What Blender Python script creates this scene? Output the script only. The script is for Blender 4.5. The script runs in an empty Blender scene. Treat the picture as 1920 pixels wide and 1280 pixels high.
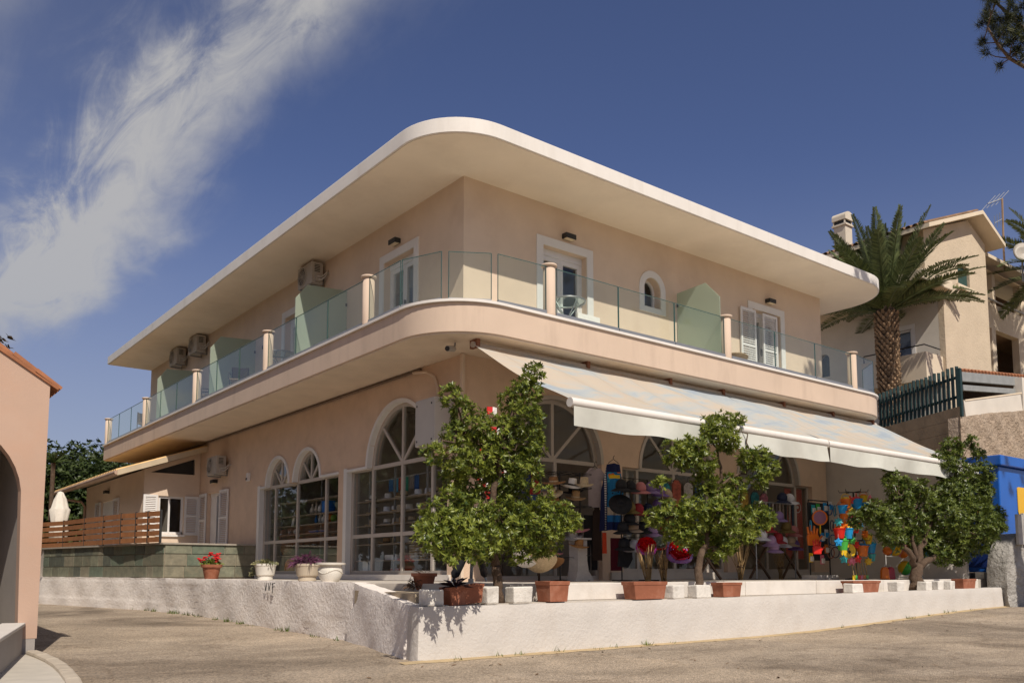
import bpy, bmesh, math, random
from mathutils import Vector, Matrix
from mathutils.geometry import tessellate_polygon
R = math.radians
rnd = random.Random(7)
scene = bpy.context.scene
COL = scene.collection

# ------------------------------------------------------------------ camera
cam_d = bpy.data.cameras.new('camera'); cam = bpy.data.objects.new('camera', cam_d); COL.objects.link(cam)
CAMP = Vector((-10.326, -14.781, 1.55)); F_, PITCH, PCY, YAW = 1618.4, R(5.673), 911.7, R(38.258)
cam.location = CAMP; cam.rotation_euler = (math.pi/2 + PITCH, 0, -YAW)
cam_d.sensor_width = 36; cam_d.lens = F_/1920*36; cam_d.shift_y = (PCY-640)/1920
cam_d.clip_start = .1; cam_d.clip_end = 3000
scene.camera = cam

# ------------------------------------------------------------------ sky and sun
SUN = Vector((.29, 1.0, -1.17)).normalized()
el = math.asin(-SUN.z); az = math.atan2(-SUN.x, -SUN.y)
world = bpy.data.worlds.new('World'); scene.world = world; world.use_nodes = True
wn, wl = world.node_tree.nodes, world.node_tree.links
wn.clear()
def wnode(t, **k):
    n = wn.new(t)
    for a, b in k.items(): setattr(n, a, b)
    return n
sky = wnode('ShaderNodeTexSky', sky_type='NISHITA', sun_disc=False)
sky.sun_elevation = el; sky.sun_rotation = az % (2*math.pi); sky.altitude = 0; sky.air_density = .75; sky.dust_density = .1; sky.ozone_density = 4.0
tc = wnode('ShaderNodeTexCoord'); sep = wnode('ShaderNodeSeparateXYZ'); wl.new(tc.outputs['Generated'], sep.inputs[0])
def wm(op, a, b=None, c=None):
    n = wnode('ShaderNodeMath', operation=op)
    for i, x in enumerate((a, b, c)):
        if x is None: continue
        if isinstance(x, (int, float)): n.inputs[i].default_value = x
        else: wl.new(x, n.inputs[i])
    return n.outputs[0]
zz = wm('ADD', wm('MAXIMUM', sep.outputs['Z'], 0.0), .16)
px_ = wm('DIVIDE', sep.outputs['X'], zz); py_ = wm('DIVIDE', sep.outputs['Y'], zz)
cmb = wnode('ShaderNodeCombineXYZ'); wl.new(px_, cmb.inputs[0]); wl.new(py_, cmb.inputs[1])
def cloudnoise(rot, sc, scale, detail, rough, dist, loc=(0, 0, 0)):
    mp = wnode('ShaderNodeMapping'); mp.inputs['Rotation'].default_value = (0, 0, R(rot)); mp.inputs['Scale'].default_value = sc; mp.inputs['Location'].default_value = loc
    wl.new(cmb.outputs[0], mp.inputs[0])
    n = wnode('ShaderNodeTexNoise'); n.inputs['Scale'].default_value = scale; n.inputs['Detail'].default_value = detail
    n.inputs['Roughness'].default_value = rough; n.inputs['Distortion'].default_value = dist
    wl.new(mp.outputs[0], n.inputs['Vector']); return n.outputs[0]
n1 = cloudnoise(20, (1.0, .6, 1), 2.6, 7, .55, .3, (3.3, 1.2, 0))
n2 = cloudnoise(28, (1.9, .55, 1), 6.0, 11, .66, 1.1, (.4, 2.2, 0))
# cloud streets lying parallel across the sky, ending in clear air on the eastern side
s_ = wm('ADD', wm('ADD', px_, wm('MULTIPLY', py_, .19)), wm('ADD', wm('MULTIPLY', wm('SUBTRACT', n1, .5), .50), wm('MULTIPLY', wm('SUBTRACT', n2, .5), .16)))
wave = wm('MULTIPLY_ADD', wm('COSINE', wm('MULTIPLY', wm('SUBTRACT', s_, .70), 2*math.pi/.44)), .5, .5)
edge = wnode('ShaderNodeMapRange', interpolation_type='SMOOTHSTEP'); edge.inputs['From Min'].default_value = .94; edge.inputs['From Max'].default_value = .66; wl.new(s_, edge.inputs['Value'])
far = wnode('ShaderNodeMapRange', interpolation_type='SMOOTHSTEP'); far.inputs['From Min'].default_value = .9; far.inputs['From Max'].default_value = 2.2; far.inputs['To Min'].default_value = .62; far.inputs['To Max'].default_value = 1.0; wl.new(py_, far.inputs['Value'])
body = wm('ADD', wm('MULTIPLY', wm('MULTIPLY', wave, edge.outputs[0]), wm('ADD', wm('MULTIPLY', n2, 2.9), -.48)), wm('MULTIPLY', wm('MULTIPLY', edge.outputs[0], n1), .42))
mr = wnode('ShaderNodeMapRange', interpolation_type='SMOOTHSTEP'); mr.inputs['From Min'].default_value = .0; mr.inputs['From Max'].default_value = 1.0; mr.inputs['To Max'].default_value = .80
wl.new(wm('MULTIPLY', body, far.outputs[0]), mr.inputs['Value'])
tint = wnode('ShaderNodeMix', data_type='RGBA', blend_type='MULTIPLY'); tint.inputs['Factor'].default_value = 1; wl.new(sky.outputs[0], tint.inputs['A']); tint.inputs['B'].default_value = (.93, .80, .90, 1)
mixw = wnode('ShaderNodeMix', data_type='RGBA'); wl.new(mr.outputs[0], mixw.inputs['Factor']); wl.new(tint.outputs['Result'], mixw.inputs['A'])
mixw.inputs['B'].default_value = (5.3, 5.15, 4.9, 1)
# even pale haze low over the whole horizon
hz_ = wnode('ShaderNodeMapRange', interpolation_type='SMOOTHSTEP'); hz_.inputs['From Min'].default_value = .45; hz_.inputs['From Max'].default_value = .0; hz_.inputs['To Max'].default_value = .75; wl.new(sep.outputs['Z'], hz_.inputs['Value'])
mixh = wnode('ShaderNodeMix', data_type='RGBA'); wl.new(hz_.outputs[0], mixh.inputs['Factor']); wl.new(mixw.outputs['Result'], mixh.inputs['A']); mixh.inputs['B'].default_value = (3.1, 3.3, 3.7, 1)
bg = wnode('ShaderNodeBackground'); bg.inputs['Strength'].default_value = .10
wl.new(mixh.outputs['Result'], bg.inputs['Color'])
wo = wnode('ShaderNodeOutputWorld'); wl.new(bg.outputs[0], wo.inputs[0])
sd = bpy.data.lights.new('sun', 'SUN'); sd.energy = 4.5; sd.angle = R(.53); sd.color = (1, .915, .80)
so = bpy.data.objects.new('sun', sd); COL.objects.link(so); so.rotation_euler = SUN.to_track_quat('-Z', 'Y').to_euler()
vs = scene.view_settings; vs.view_transform = 'Standard'; vs.look = 'None'; vs.gamma = 1; vs.exposure = .03; vs.use_curve_mapping = False
scene.cycles.max_bounces = 8; scene.cycles.diffuse_bounces = 6; scene.cycles.transparent_max_bounces = 12; scene.cycles.glossy_bounces = 3
scene.cycles.use_denoising = True; scene.cycles.caustics_reflective = False; scene.cycles.caustics_refractive = False

# ------------------------------------------------------------------ helpers
def ray(u, v):
    a = (u-960)/F_; b = (PCY-v)/F_; sp, cp = math.sin(PITCH), math.cos(PITCH)
    fw = cp-b*sp; z = sp+b*cp; s, c = math.sin(YAW), math.cos(YAW)
    return Vector((a*c+fw*s, -a*s+fw*c, z))
def at(u, v, d):            # photo pixel at a distance in front of the camera -> place in the world
    r = ray(u, v); return CAMP + r*(d/(r.x*math.sin(YAW)+r.y*math.cos(YAW)))
def onY(u, v, y): r = ray(u, v); return CAMP + r*((y-CAMP.y)/r.y)
def onX(u, v, x): r = ray(u, v); return CAMP + r*((x-CAMP.x)/r.x)
def onZ(u, v, z): r = ray(u, v); return CAMP + r*((z-CAMP.z)/r.z)

class MB:
    def __init__(s): s.v = []; s.f = []
    def add(s, vs, fs):
        o = len(s.v); s.v += [tuple(p) for p in vs]; s.f += [tuple(i+o for i in f) for f in fs]; return s
    def box(s, x0, x1, y0, y1, z0, z1):
        return s.add([(x0,y0,z0),(x1,y0,z0),(x1,y1,z0),(x0,y1,z0),(x0,y0,z1),(x1,y0,z1),(x1,y1,z1),(x0,y1,z1)],
            [(0,3,2,1),(4,5,6,7),(0,1,5,4),(1,2,6,5),(2,3,7,6),(3,0,4,7)])
    def quad(s, a, b, c, d): return s.add([a,b,c,d], [(0,1,2,3)])
    def bar(s, p, q, w, h=None, up=(0,0,1)):
        p, q = Vector(p), Vector(q); h = h or w; d = (q-p).normalized(); u = Vector(up)
        if abs(d.dot(u)) > .98: u = Vector((1,0,0))
        a = d.cross(u).normalized()*(w/2); b = a.cross(d).normalized()*(h/2)
        return s.add([p-a-b,p+a-b,p+a+b,p-a+b,q-a-b,q+a-b,q+a+b,q-a+b], [(0,3,2,1),(4,5,6,7),(0,1,5,4),(1,2,6,5),(2,3,7,6),(3,0,4,7)])
    def tube(s, pts, r, n=8, cap=True):
        pts = [Vector(p) for p in pts]; rs = r if isinstance(r, (list, tuple)) else [r]*len(pts); o = len(s.v); prev = None
        for i, p in enumerate(pts):
            d = (pts[min(i+1, len(pts)-1)]-pts[max(i-1, 0)]).normalized()
            if prev is None:
                u = Vector((0,0,1)) if abs(d.z) < .9 else Vector((1,0,0)); a = d.cross(u).normalized()
            else: a = (prev-d*prev.dot(d)).normalized()
            prev = a; b = d.cross(a)
            for k in range(n):
                t = 2*math.pi*k/n; s.v.append(tuple(p+(a*math.cos(t)+b*math.sin(t))*rs[i]))
        for i in range(len(pts)-1):
            for k in range(n): s.f.append((o+i*n+k, o+i*n+(k+1)%n, o+(i+1)*n+(k+1)%n, o+(i+1)*n+k))
        if cap: s.f.append(tuple(o+k for k in range(n))[::-1]); s.f.append(tuple(o+(len(pts)-1)*n+k for k in range(n)))
        return s
    def lathe(s, prof, c=(0,0,0), n=20, sx=1, sy=1, wob=None):
        o = len(s.v); m = len(prof)
        for r, z in prof:
            for k in range(n):
                t = 2*math.pi*k/n; w = wob(t, r, z) if wob else 0
                s.v.append((c[0]+r*sx*math.cos(t), c[1]+r*sy*math.sin(t), c[2]+z+w))
        for i in range(m-1):
            for k in range(n): s.f.append((o+i*n+k, o+i*n+(k+1)%n, o+(i+1)*n+(k+1)%n, o+(i+1)*n+k))
        if prof[0][0] > 1e-4: s.f.append(tuple(o+k for k in range(n))[::-1])
        if prof[-1][0] > 1e-4: s.f.append(tuple(o+(m-1)*n+k for k in range(n)))
        return s
    def prism(s, pts, f3, a, b):          # outline in 2-D, f3(p, depth) -> 3-D
        n = len(pts); tri = tessellate_polygon([[Vector((p[0], p[1], 0)) for p in pts]]); o = len(s.v)
        s.v += [tuple(f3(p, a)) for p in pts]+[tuple(f3(p, b)) for p in pts]
        for t in tri: s.f.append(tuple(o+i for i in t)); s.f.append(tuple(o+n+i for i in t[::-1]))
        for i in range(n): j = (i+1)%n; s.f.append((o+i, o+j, o+n+j, o+n+i))
        return s
    def plate(s, outer, holes, f3, t):    # a wall of thickness t with openings
        loops = [outer]+holes; tri = tessellate_polygon([[Vector((p[0], p[1], 0)) for p in l] for l in loops])
        flat = [p for l in loops for p in l]; n = len(flat); o = len(s.v)
        s.v += [tuple(f3(p, 0)) for p in flat]+[tuple(f3(p, t)) for p in flat]
        for q in tri: s.f.append(tuple(o+i for i in q)); s.f.append(tuple(o+n+i for i in q[::-1]))
        k = 0
        for l in loops:
            m = len(l)
            for i in range(m): j = (i+1)%m; s.f.append((o+k+i, o+k+j, o+n+k+j, o+n+k+i))
            k += m
        return s
    def ring(s, path_o, path_i, f3, a, b):  # a band between two outlines of equal count (open)
        n = len(path_o); o = len(s.v)
        for p in path_o: s.v += [tuple(f3(p, a)), tuple(f3(p, b))]
        for p in path_i: s.v += [tuple(f3(p, a)), tuple(f3(p, b))]
        A = lambda i: o+2*i; B = lambda i: o+2*i+1; Ci = lambda i: o+2*n+2*i; D = lambda i: o+2*n+2*i+1
        for i in range(n-1):
            s.f += [(A(i),A(i+1),Ci(i+1),Ci(i)), (B(i),D(i),D(i+1),B(i+1)), (A(i),B(i),B(i+1),A(i+1)), (Ci(i),Ci(i+1),D(i+1),D(i))]
        s.f += [(A(0),Ci(0),D(0),B(0)), (A(n-1),B(n-1),D(n-1),Ci(n-1))]
        return s
    def grid(s, nu, nv, f):
        o = len(s.v); s.v += [tuple(f(i/nu, j/nv)) for j in range(nv+1) for i in range(nu+1)]
        for j in range(nv):
            for i in range(nu): a = o+j*(nu+1)+i; s.f.append((a, a+1, a+nu+2, a+nu+1))
        return s
    def mesh(s, name, mat, smooth=False):
        me = bpy.data.meshes.new(name); me.from_pydata(s.v, [], s.f); me.materials.append(mat)
        if smooth: me.polygons.foreach_set('use_smooth', [True]*len(me.polygons))
        me.update(); return me
    def build(s, name, mat, parent=None, smooth=False, bevel=0, auto=False, fix=True):
        me = s.mesh(name, mat, smooth)
        if fix:
            b = bmesh.new(); b.from_mesh(me); bmesh.ops.recalc_face_normals(b, faces=b.faces); b.to_mesh(me); b.free()
        o = bpy.data.objects.new(name, me); COL.objects.link(o)
        if parent: o.parent = parent
        if bevel:
            m = o.modifiers.new('bevel', 'BEVEL'); m.width = bevel; m.segments = 2; m.limit_method = 'ANGLE'; m.angle_limit = R(40)
        if auto and smooth:
            try: me.set_sharp_from_angle(angle=R(35))
            except Exception: pass
        return o
def tag(o, label=None, cat=None, group=None, kind=None):
    if label: o['label'] = label
    if cat: o['category'] = cat
    if group: o['group'] = group
    if kind: o['kind'] = kind
    return o
def thing(name, label, cat, loc=(0,0,0), rz=0, group=None, rx=0, ry=0):
    o = bpy.data.objects.new(name, None); COL.objects.link(o); o.empty_display_size = .1
    o.location = loc; o.rotation_euler = (rx, ry, rz); return tag(o, label, cat, group)
def struct(o): o['kind'] = 'structure'; return o
def link(me, name, parent=None, loc=(0,0,0), rot=(0,0,0), scale=(1,1,1)):
    o = bpy.data.objects.new(name, me); COL.objects.link(o); o.parent = parent; o.location = loc; o.rotation_euler = rot; o.scale = scale; return o
def arc(cx, cz, r, a0, a1, n=18, rz=None):
    return [(cx+r*math.cos(R(a0+(a1-a0)*i/n)), cz+(rz or r)*math.sin(R(a0+(a1-a0)*i/n))) for i in range(n+1)]

# ------------------------------------------------------------------ materials
MATS = {}
def nodes_of(m):
    m.use_nodes = True; nt = m.node_tree; return nt, nt.nodes, nt.links, nt.nodes['Principled BSDF']
def mat(name, col, rough=.7, var=.12, vs=3.0, bump=0, bs=30, metal=0, spec=.4, coat=0, stain=None, ss=1.0, island=0, bd=.02, streak=None):
    """colour with noise variation (var), optional fine relief (bump), optional stain colour in patches"""
    if name in MATS: return MATS[name]
    m = bpy.data.materials.new(name); nt, N, L, P = nodes_of(m); MATS[name] = m
    P.inputs['Roughness'].default_value = rough; P.inputs['Metallic'].default_value = metal; P.inputs['Specular IOR Level'].default_value = spec
    P.inputs['Coat Weight'].default_value = coat
    t = N.new('ShaderNodeTexCoord'); geo = N.new('ShaderNodeNewGeometry')
    vec = geo.outputs['Position']
    nz = N.new('ShaderNodeTexNoise'); nz.inputs['Scale'].default_value = vs; nz.inputs['Detail'].default_value = 6; nz.inputs['Roughness'].default_value = .6; L.new(vec, nz.inputs['Vector'])
    mr = N.new('ShaderNodeMapRange'); mr.inputs['From Min'].default_value = .3; mr.inputs['From Max'].default_value = .7
    mr.inputs['To Min'].default_value = 1-var; mr.inputs['To Max'].default_value = 1+var; L.new(nz.outputs[0], mr.inputs['Value'])
    val = mr.outputs[0]
    if island:
        r2 = N.new('ShaderNodeMapRange'); r2.inputs['To Min'].default_value = 1-island; r2.inputs['To Max'].default_value = 1+island
        L.new(geo.outputs['Random Per Island'], r2.inputs['Value'])
        mm = N.new('ShaderNodeMath'); mm.operation = 'MULTIPLY'; L.new(val, mm.inputs[0]); L.new(r2.outputs[0], mm.inputs[1]); val = mm.outputs[0]
    hs = N.new('ShaderNodeVectorMath'); hs.operation = 'SCALE'; hs.inputs[0].default_value = col[:3]; L.new(val, hs.inputs['Scale'])
    out = hs.outputs[0]
    if stain:
        n2 = N.new('ShaderNodeTexNoise'); n2.inputs['Scale'].default_value = ss; n2.inputs['Detail'].default_value = 8; n2.inputs['Roughness'].default_value = .65
        if streak:
            mp = N.new('ShaderNodeMapping'); mp.inputs['Scale'].default_value = streak; L.new(vec, mp.inputs[0]); L.new(mp.outputs[0], n2.inputs['Vector'])
        else: L.new(vec, n2.inputs['Vector'])
        m2 = N.new('ShaderNodeMapRange'); m2.inputs['From Min'].default_value = .5; m2.inputs['From Max'].default_value = .72; m2.inputs['To Max'].default_value = stain[3]; L.new(n2.outputs[0], m2.inputs['Value'])
        mx = N.new('ShaderNodeMix'); mx.data_type = 'RGBA'; L.new(m2.outputs[0], mx.inputs['Factor']); L.new(out, mx.inputs['A']); mx.inputs['B'].default_value = (*stain[:3], 1); out = mx.outputs['Result']
    L.new(out, P.inputs['Base Color'])
    if bump:
        n3 = N.new('ShaderNodeTexNoise'); n3.inputs['Scale'].default_value = bs; n3.inputs['Detail'].default_value = 5; n3.inputs['Roughness'].default_value = .6; L.new(vec, n3.inputs['Vector'])
        bp = N.new('ShaderNodeBump'); bp.inputs['Strength'].default_value = bump; bp.inputs['Distance'].default_value = bd; L.new(n3.outputs[0], bp.inputs['Height']); L.new(bp.outputs[0], P.inputs['Normal'])
    return m
def srgb(r, g, b): return tuple(((c/255+.055)/1.055)**2.4 if c > 10 else c/255/12.92 for c in (r, g, b))
def glassmat(name, tint, ior=1.5, rough=0.0, body=0.0, bodycol=(.5,.6,.55)):
    m = bpy.data.materials.new(name); m.use_nodes = True; nt = m.node_tree; N, L = nt.nodes, nt.links; N.clear(); MATS[name] = m
    tr = N.new('ShaderNodeBsdfTransparent'); tr.inputs[0].default_value = (*tint, 1)
    gl = N.new('ShaderNodeBsdfGlossy'); gl.inputs['Roughness'].default_value = rough; gl.inputs[0].default_value = (.95,.97,.97,1)
    lw = N.new('ShaderNodeLayerWeight'); lw.inputs[0].default_value = .5; pw = N.new('ShaderNodeMath'); pw.operation = 'POWER'; L.new(lw.outputs['Facing'], pw.inputs[0]); pw.inputs[1].default_value = 4.0
    fr = N.new('ShaderNodeMath'); fr.operation = 'MULTIPLY_ADD'; L.new(pw.outputs[0], fr.inputs[0]); fr.inputs[1].default_value = .8; fr.inputs[2].default_value = (ior-1)*.09
    base = tr.outputs[0]
    if body:
        df = N.new('ShaderNodeBsdfDiffuse'); df.inputs[0].default_value = (*bodycol, 1); tl = N.new('ShaderNodeBsdfTranslucent'); tl.inputs[0].default_value = (*bodycol, 1)
        a = N.new('ShaderNodeMixShader'); a.inputs[0].default_value = .5; L.new(df.outputs[0], a.inputs[1]); L.new(tl.outputs[0], a.inputs[2])
        b = N.new('ShaderNodeMixShader'); b.inputs[0].default_value = body; L.new(base, b.inputs[1]); L.new(a.outputs[0], b.inputs[2]); base = b.outputs[0]
    mx = N.new('ShaderNodeMixShader'); L.new(fr.outputs[0], mx.inputs[0]); L.new(base, mx.inputs[1]); L.new(gl.outputs[0], mx.inputs[2])
    o = N.new('ShaderNodeOutputMaterial'); L.new(mx.outputs[0], o.inputs[0]); return m
def leafmat(name, c1, c2, rough=.4, trans=.25, spec=.5):
    m = bpy.data.materials.new(name); m.use_nodes = True; nt = m.node_tree; N, L = nt.nodes, nt.links; P = N['Principled BSDF']; MATS[name] = m
    geo = N.new('ShaderNodeNewGeometry'); nz = N.new('ShaderNodeTexNoise'); nz.inputs['Scale'].default_value = 2.2; L.new(geo.outputs['Position'], nz.inputs['Vector'])
    ad = N.new('ShaderNodeMath'); ad.operation = 'MULTIPLY_ADD'; L.new(geo.outputs['Random Per Island'], ad.inputs[0]); ad.inputs[1].default_value = .75
    sb = N.new('ShaderNodeMath'); sb.operation = 'MULTIPLY_ADD'; L.new(nz.outputs[0], sb.inputs[0]); sb.inputs[1].default_value = .8; sb.inputs[2].default_value = -.28; L.new(sb.outputs[0], ad.inputs[2])
    mx = N.new('ShaderNodeMix'); mx.data_type = 'RGBA'; L.new(ad.outputs[0], mx.inputs['Factor']); mx.inputs['A'].default_value = (*c1, 1); mx.inputs['B'].default_value = (*c2, 1)
    L.new(mx.outputs['Result'], P.inputs['Base Color']); P.inputs['Roughness'].default_value = rough; P.inputs['Specular IOR Level'].default_value = spec
    tl = N.new('ShaderNodeBsdfTranslucent'); L.new(mx.outputs['Result'], tl.inputs[0])
    ms = N.new('ShaderNodeMixShader'); ms.inputs[0].default_value = trans; L.new(P.outputs[0], ms.inputs[1]); L.new(tl.outputs[0], ms.inputs[2])
    L.new(ms.outputs[0], N['Material Output'].inputs[0]); return m

M = {}
M['plaster'] = mat('plaster_salmon', (.66,.525,.405), .85, .05, 1.2, .12, 60, stain=(.52,.38,.28,.4), ss=.9)
M['stucco'] = mat('stucco_salmon', (.64,.475,.35), .9, .06, 2.0, .5, 38, bd=.02, stain=(.45,.32,.23,.45), ss=1.1)
M['fascia'] = mat('plaster_fascia', (.60,.465,.36), .85, .05, .8, .15, 50, stain=(.46,.35,.27,.55), ss=2.6, streak=(1,1,.16))
M['soffit'] = mat('soffit_paint', (.85,.755,.62), .9, .05, .7, .1, 40, stain=(.68,.58,.46,.4), ss=.8)
M['rawsoffit'] = mat('soffit_stucco', (.72,.60,.47), .95, .07, 1.5, .8, 42, bd=.02)
M['white'] = mat('white_paint', (.74,.70,.65), .7, .04, 1.0, .1, 30, stain=(.58,.53,.47,.4), ss=2.2, streak=(1,1,.15))
M['trim'] = mat('white_trim', (.70,.68,.65), .6, .04, 2)
M['frame'] = mat('window_frame', (.46,.41,.36), .55, .06, 3)
M['frame_w'] = mat('window_frame_white', (.70,.68,.66), .45, .04, 3)
M['alu'] = mat('aluminium', (.34,.345,.35), .4, .06, 4, metal=.6)
M['dark'] = mat('dark_metal', (.025,.024,.023), .5, .1, 4)
M['room'] = mat('room_wall', (.44,.39,.33), .9, .08, 1.5)
M['curtain'] = mat('curtain', (.62,.60,.57), .9, .1, 6)
M['wood'] = mat('dark_wood', (.12,.07,.04), .6, .25, 9, .1, 40)
M['shelf'] = mat('shelf_wood', (.30,.24,.18), .6, .15, 6)
M['whitewall'] = mat('whitewash', (.575,.535,.49), .85, .06, 1.4, .4, 18, bd=.03, stain=(.50,.44,.38,.4), ss=2.0, streak=(1,1,.22))
M['roughwhite'] = mat('rough_whitewash', (.78,.715,.66), .9, .06, 2.2, .6, 14, bd=.04, stain=(.62,.54,.47,.35), ss=1.8)
M['terrace'] = mat('terrace_floor', (.50,.45,.39), .8, .12, 1.5, .15, 30, stain=(.33,.28,.23,.6), ss=1.5)
M['glass'] = glassmat('window_glass', (.95,.96,.96), 1.28)
M['rail_glass'] = glassmat('railing_glass', (.86,.93,.895), 1.3, 0, .04, (.42,.5,.46))
M['frosted'] = glassmat('frosted_glass', (.70,.80,.72), 1.45, .15, .86, (.56,.63,.52))
M['edge'] = mat('glass_edge', (.05,.10,.09), .2, .05)
M['terracotta'] = mat('terracotta', (.30,.105,.055), .8, .2, 5, .15, 40, stain=(.36,.19,.13,.6), ss=5)
M['soil'] = mat('soil', (.05,.035,.022), .95, .3, 14, .5, 40)
M['potwhite'] = mat('pot_white', (.66,.62,.55), .7, .06, 4, .1, 30)
M['potbeige'] = mat('pot_beige', (.50,.42,.32), .7, .06, 4, .1, 30)
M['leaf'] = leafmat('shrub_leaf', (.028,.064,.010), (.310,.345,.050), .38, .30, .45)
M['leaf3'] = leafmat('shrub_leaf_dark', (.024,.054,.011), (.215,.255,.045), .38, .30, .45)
M['leafbg'] = leafmat('background_leaf', (.012,.026,.006), (.075,.105,.022), .5, .25, .4)
M['bark'] = mat('bark', (.095,.06,.038), .9, .3, 12, .9, 30, bd=.03, stain=(.16,.12,.09,.5), ss=8)
M['rust'] = mat('terracotta_roof', (.30,.12,.055), .85, .25, 3, .2, 30, island=.25)
M['yellowtile'] = mat('pale_roof_tile', (.62,.40,.17), .85, .2, 3, .2, 30, island=.2)
M['acwhite'] = mat('ac_casing', (.42,.38,.33), .5, .06, 4, stain=(.33,.26,.2,.5), ss=4)
# ------------------------------------------------------------------ ground
def sstep(a, b, x): t = max(0, min(1, (x-a)/(b-a))); return t*t*(3-2*t)
def road_z(x, y): return .33 + .30*sstep(3, 15, x) + .14*sstep(-2, 9, y) - .10*sstep(-5, -12, y)*0 
def nonuni(lo, hi, c0, c1, n):
    out = [lo, lo*.6+c0*.4, c0-18, c0-8]+[c0+(c1-c0)*i/n for i in range(n+1)]+[c1+8, c1+18, hi*.6+c1*.4, hi]
    return out
xs_ = nonuni(-900, 900, -20, 30, 60); ys_ = nonuni(-600, 1200, -16, 30, 56)
mb = MB(); W_ = len(xs_)
for y in ys_:
    for x in xs_: mb.v.append((x, y, road_z(x, y)))
for j in range(len(ys_)-1):
    for i in range(W_-1): a = j*W_+i; mb.f.append((a, a+1, a+W_+1, a+W_))
def roadmat():
    m = bpy.data.materials.new('worn_road'); nt, N, L, P = nodes_of(m); geo = N.new('ShaderNodeNewGeometry'); pos = geo.outputs['Position']
    def nz(s, d=8, r=.65, v=pos, dist=0):
        n = N.new('ShaderNodeTexNoise'); n.inputs['Scale'].default_value = s; n.inputs['Detail'].default_value = d; n.inputs['Roughness'].default_value = r; n.inputs['Distortion'].default_value = dist; L.new(v, n.inputs['Vector']); return n.outputs[0]
    def ramp(v, stops):
        r = N.new('ShaderNodeValToRGB'); L.new(v, r.inputs[0]); e = r.color_ramp.elements
        e[0].position, e[0].color = stops[0][0], (*stops[0][1], 1); e[1].position, e[1].color = stops[-1][0], (*stops[-1][1], 1)
        for p, c in stops[1:-1]: q = e.new(p); q.color = (*c, 1)
        return r.outputs[0]
    mp = N.new('ShaderNodeMapping'); mp.inputs['Rotation'].default_value = (0, 0, R(-20)); mp.inputs['Scale'].default_value = (.7, 1.0, 1); L.new(pos, mp.inputs[0])
    big = ramp(nz(.75, 7, .6, mp.outputs[0], .6), [(.30, (.30,.245,.188)), (.5, (.405,.333,.258)), (.70, (.49,.405,.315))])
    vo = N.new('ShaderNodeTexVoronoi'); vo.inputs['Scale'].default_value = 44; L.new(pos, vo.inputs['Vector'])
    grain = ramp(vo.outputs['Color'], [(.1, (.35,.33,.3)), (.5, (1,1,1)), (.95, (1.7,1.6,1.45))])
    fine = ramp(nz(90, 3), [(.3, (.72,.72,.72)), (.7, (1.25,1.25,1.25))])
    def mul(a, b, f=1):
        x = N.new('ShaderNodeMix'); x.data_type = 'RGBA'; x.blend_type = 'MULTIPLY'; x.inputs['Factor'].default_value = f; L.new(a, x.inputs['A']); L.new(b, x.inputs['B']); return x.outputs['Result']
    c = mul(mul(big, grain, .55), fine, .8)
    # cracks and dark seams
    v2 = N.new('ShaderNodeTexVoronoi'); v2.feature = 'DISTANCE_TO_EDGE'; v2.inputs['Scale'].default_value = .45
    wv = N.new('ShaderNodeVectorMath'); wv.operation = 'ADD'; sc = N.new('ShaderNodeVectorMath'); sc.operation = 'SCALE'; sc.inputs['Scale'].default_value = .9
    n4 = N.new('ShaderNodeTexNoise'); n4.inputs['Scale'].default_value = 1.4; n4.inputs['Detail'].default_value = 6; L.new(pos, n4.inputs['Vector']); L.new(n4.outputs['Color'], sc.inputs[0]); L.new(pos, wv.inputs[0]); L.new(sc.outputs[0], wv.inputs[1]); L.new(wv.outputs[0], v2.inputs['Vector'])
    cr = ramp(v2.outputs['Distance'], [(0, (.55,.5,.45)), (.018, (1,1,1))])
    c = mul(c, cr, .45)
    v3 = N.new('ShaderNodeTexVoronoi'); v3.inputs['Scale'].default_value = .22; L.new(wv.outputs[0], v3.inputs['Vector'])
    c = mul(c, ramp(v3.outputs['Color'], [(.15, (.74,.75,.77)), (.55, (1,1,1)), (.9, (1.12,1.1,1.06))]), .4)
    c = mul(c, ramp(nz(.16, 5, .6, pos, 1.2), [(.36, (.52,.50,.48)), (.5, (.95,.94,.93)), (.7, (1.1,1.08,1.05))]), .9)
    L.new(c, P.inputs['Base Color']); P.inputs['Roughness'].default_value = .92; P.inputs['Specular IOR Level'].default_value = .25
    bp = N.new('ShaderNodeBump'); bp.inputs['Strength'].default_value = .9; bp.inputs['Distance'].default_value = .02
    ad = N.new('ShaderNodeMath'); ad.operation = 'ADD'; L.new(vo.outputs['Distance'], ad.inputs[0]); L.new(nz(14, 6), ad.inputs[1]); L.new(ad.outputs[0], bp.inputs['Height']); L.new(bp.outputs[0], P.inputs['Normal'])
    return m
struct(mb.build('road', roadmat(), smooth=True, fix=False))

# terrace floors
def flat(name, pts, z, mt, z0=None):
    m = MB(); m.prism(pts, lambda p, d: (p[0], p[1], d), z0 if z0 is not None else z-.3, z); return struct(m.build(name, mt))
flat('terrace', [(-2.75,-.9),(-2.2,-3.0),(-1.2,-3.95),(13.9,-3.95),(24,-3.95),(24,3.0),(13.9,3.0),(13.3,.35),(.2,.35),(.2,11.2),(-2.75,11.2)], 1.36, M['terrace'], .2)
flat('terrace_ledge', [(-3.75,-4.4),(14.5,-4.4),(14.5,-3.9),(-1.1,-3.9),(-2.0,-2.9),(-2.6,-.85),(-2.8,-.9)], 1.085, M['terrace'], .2)
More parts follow.
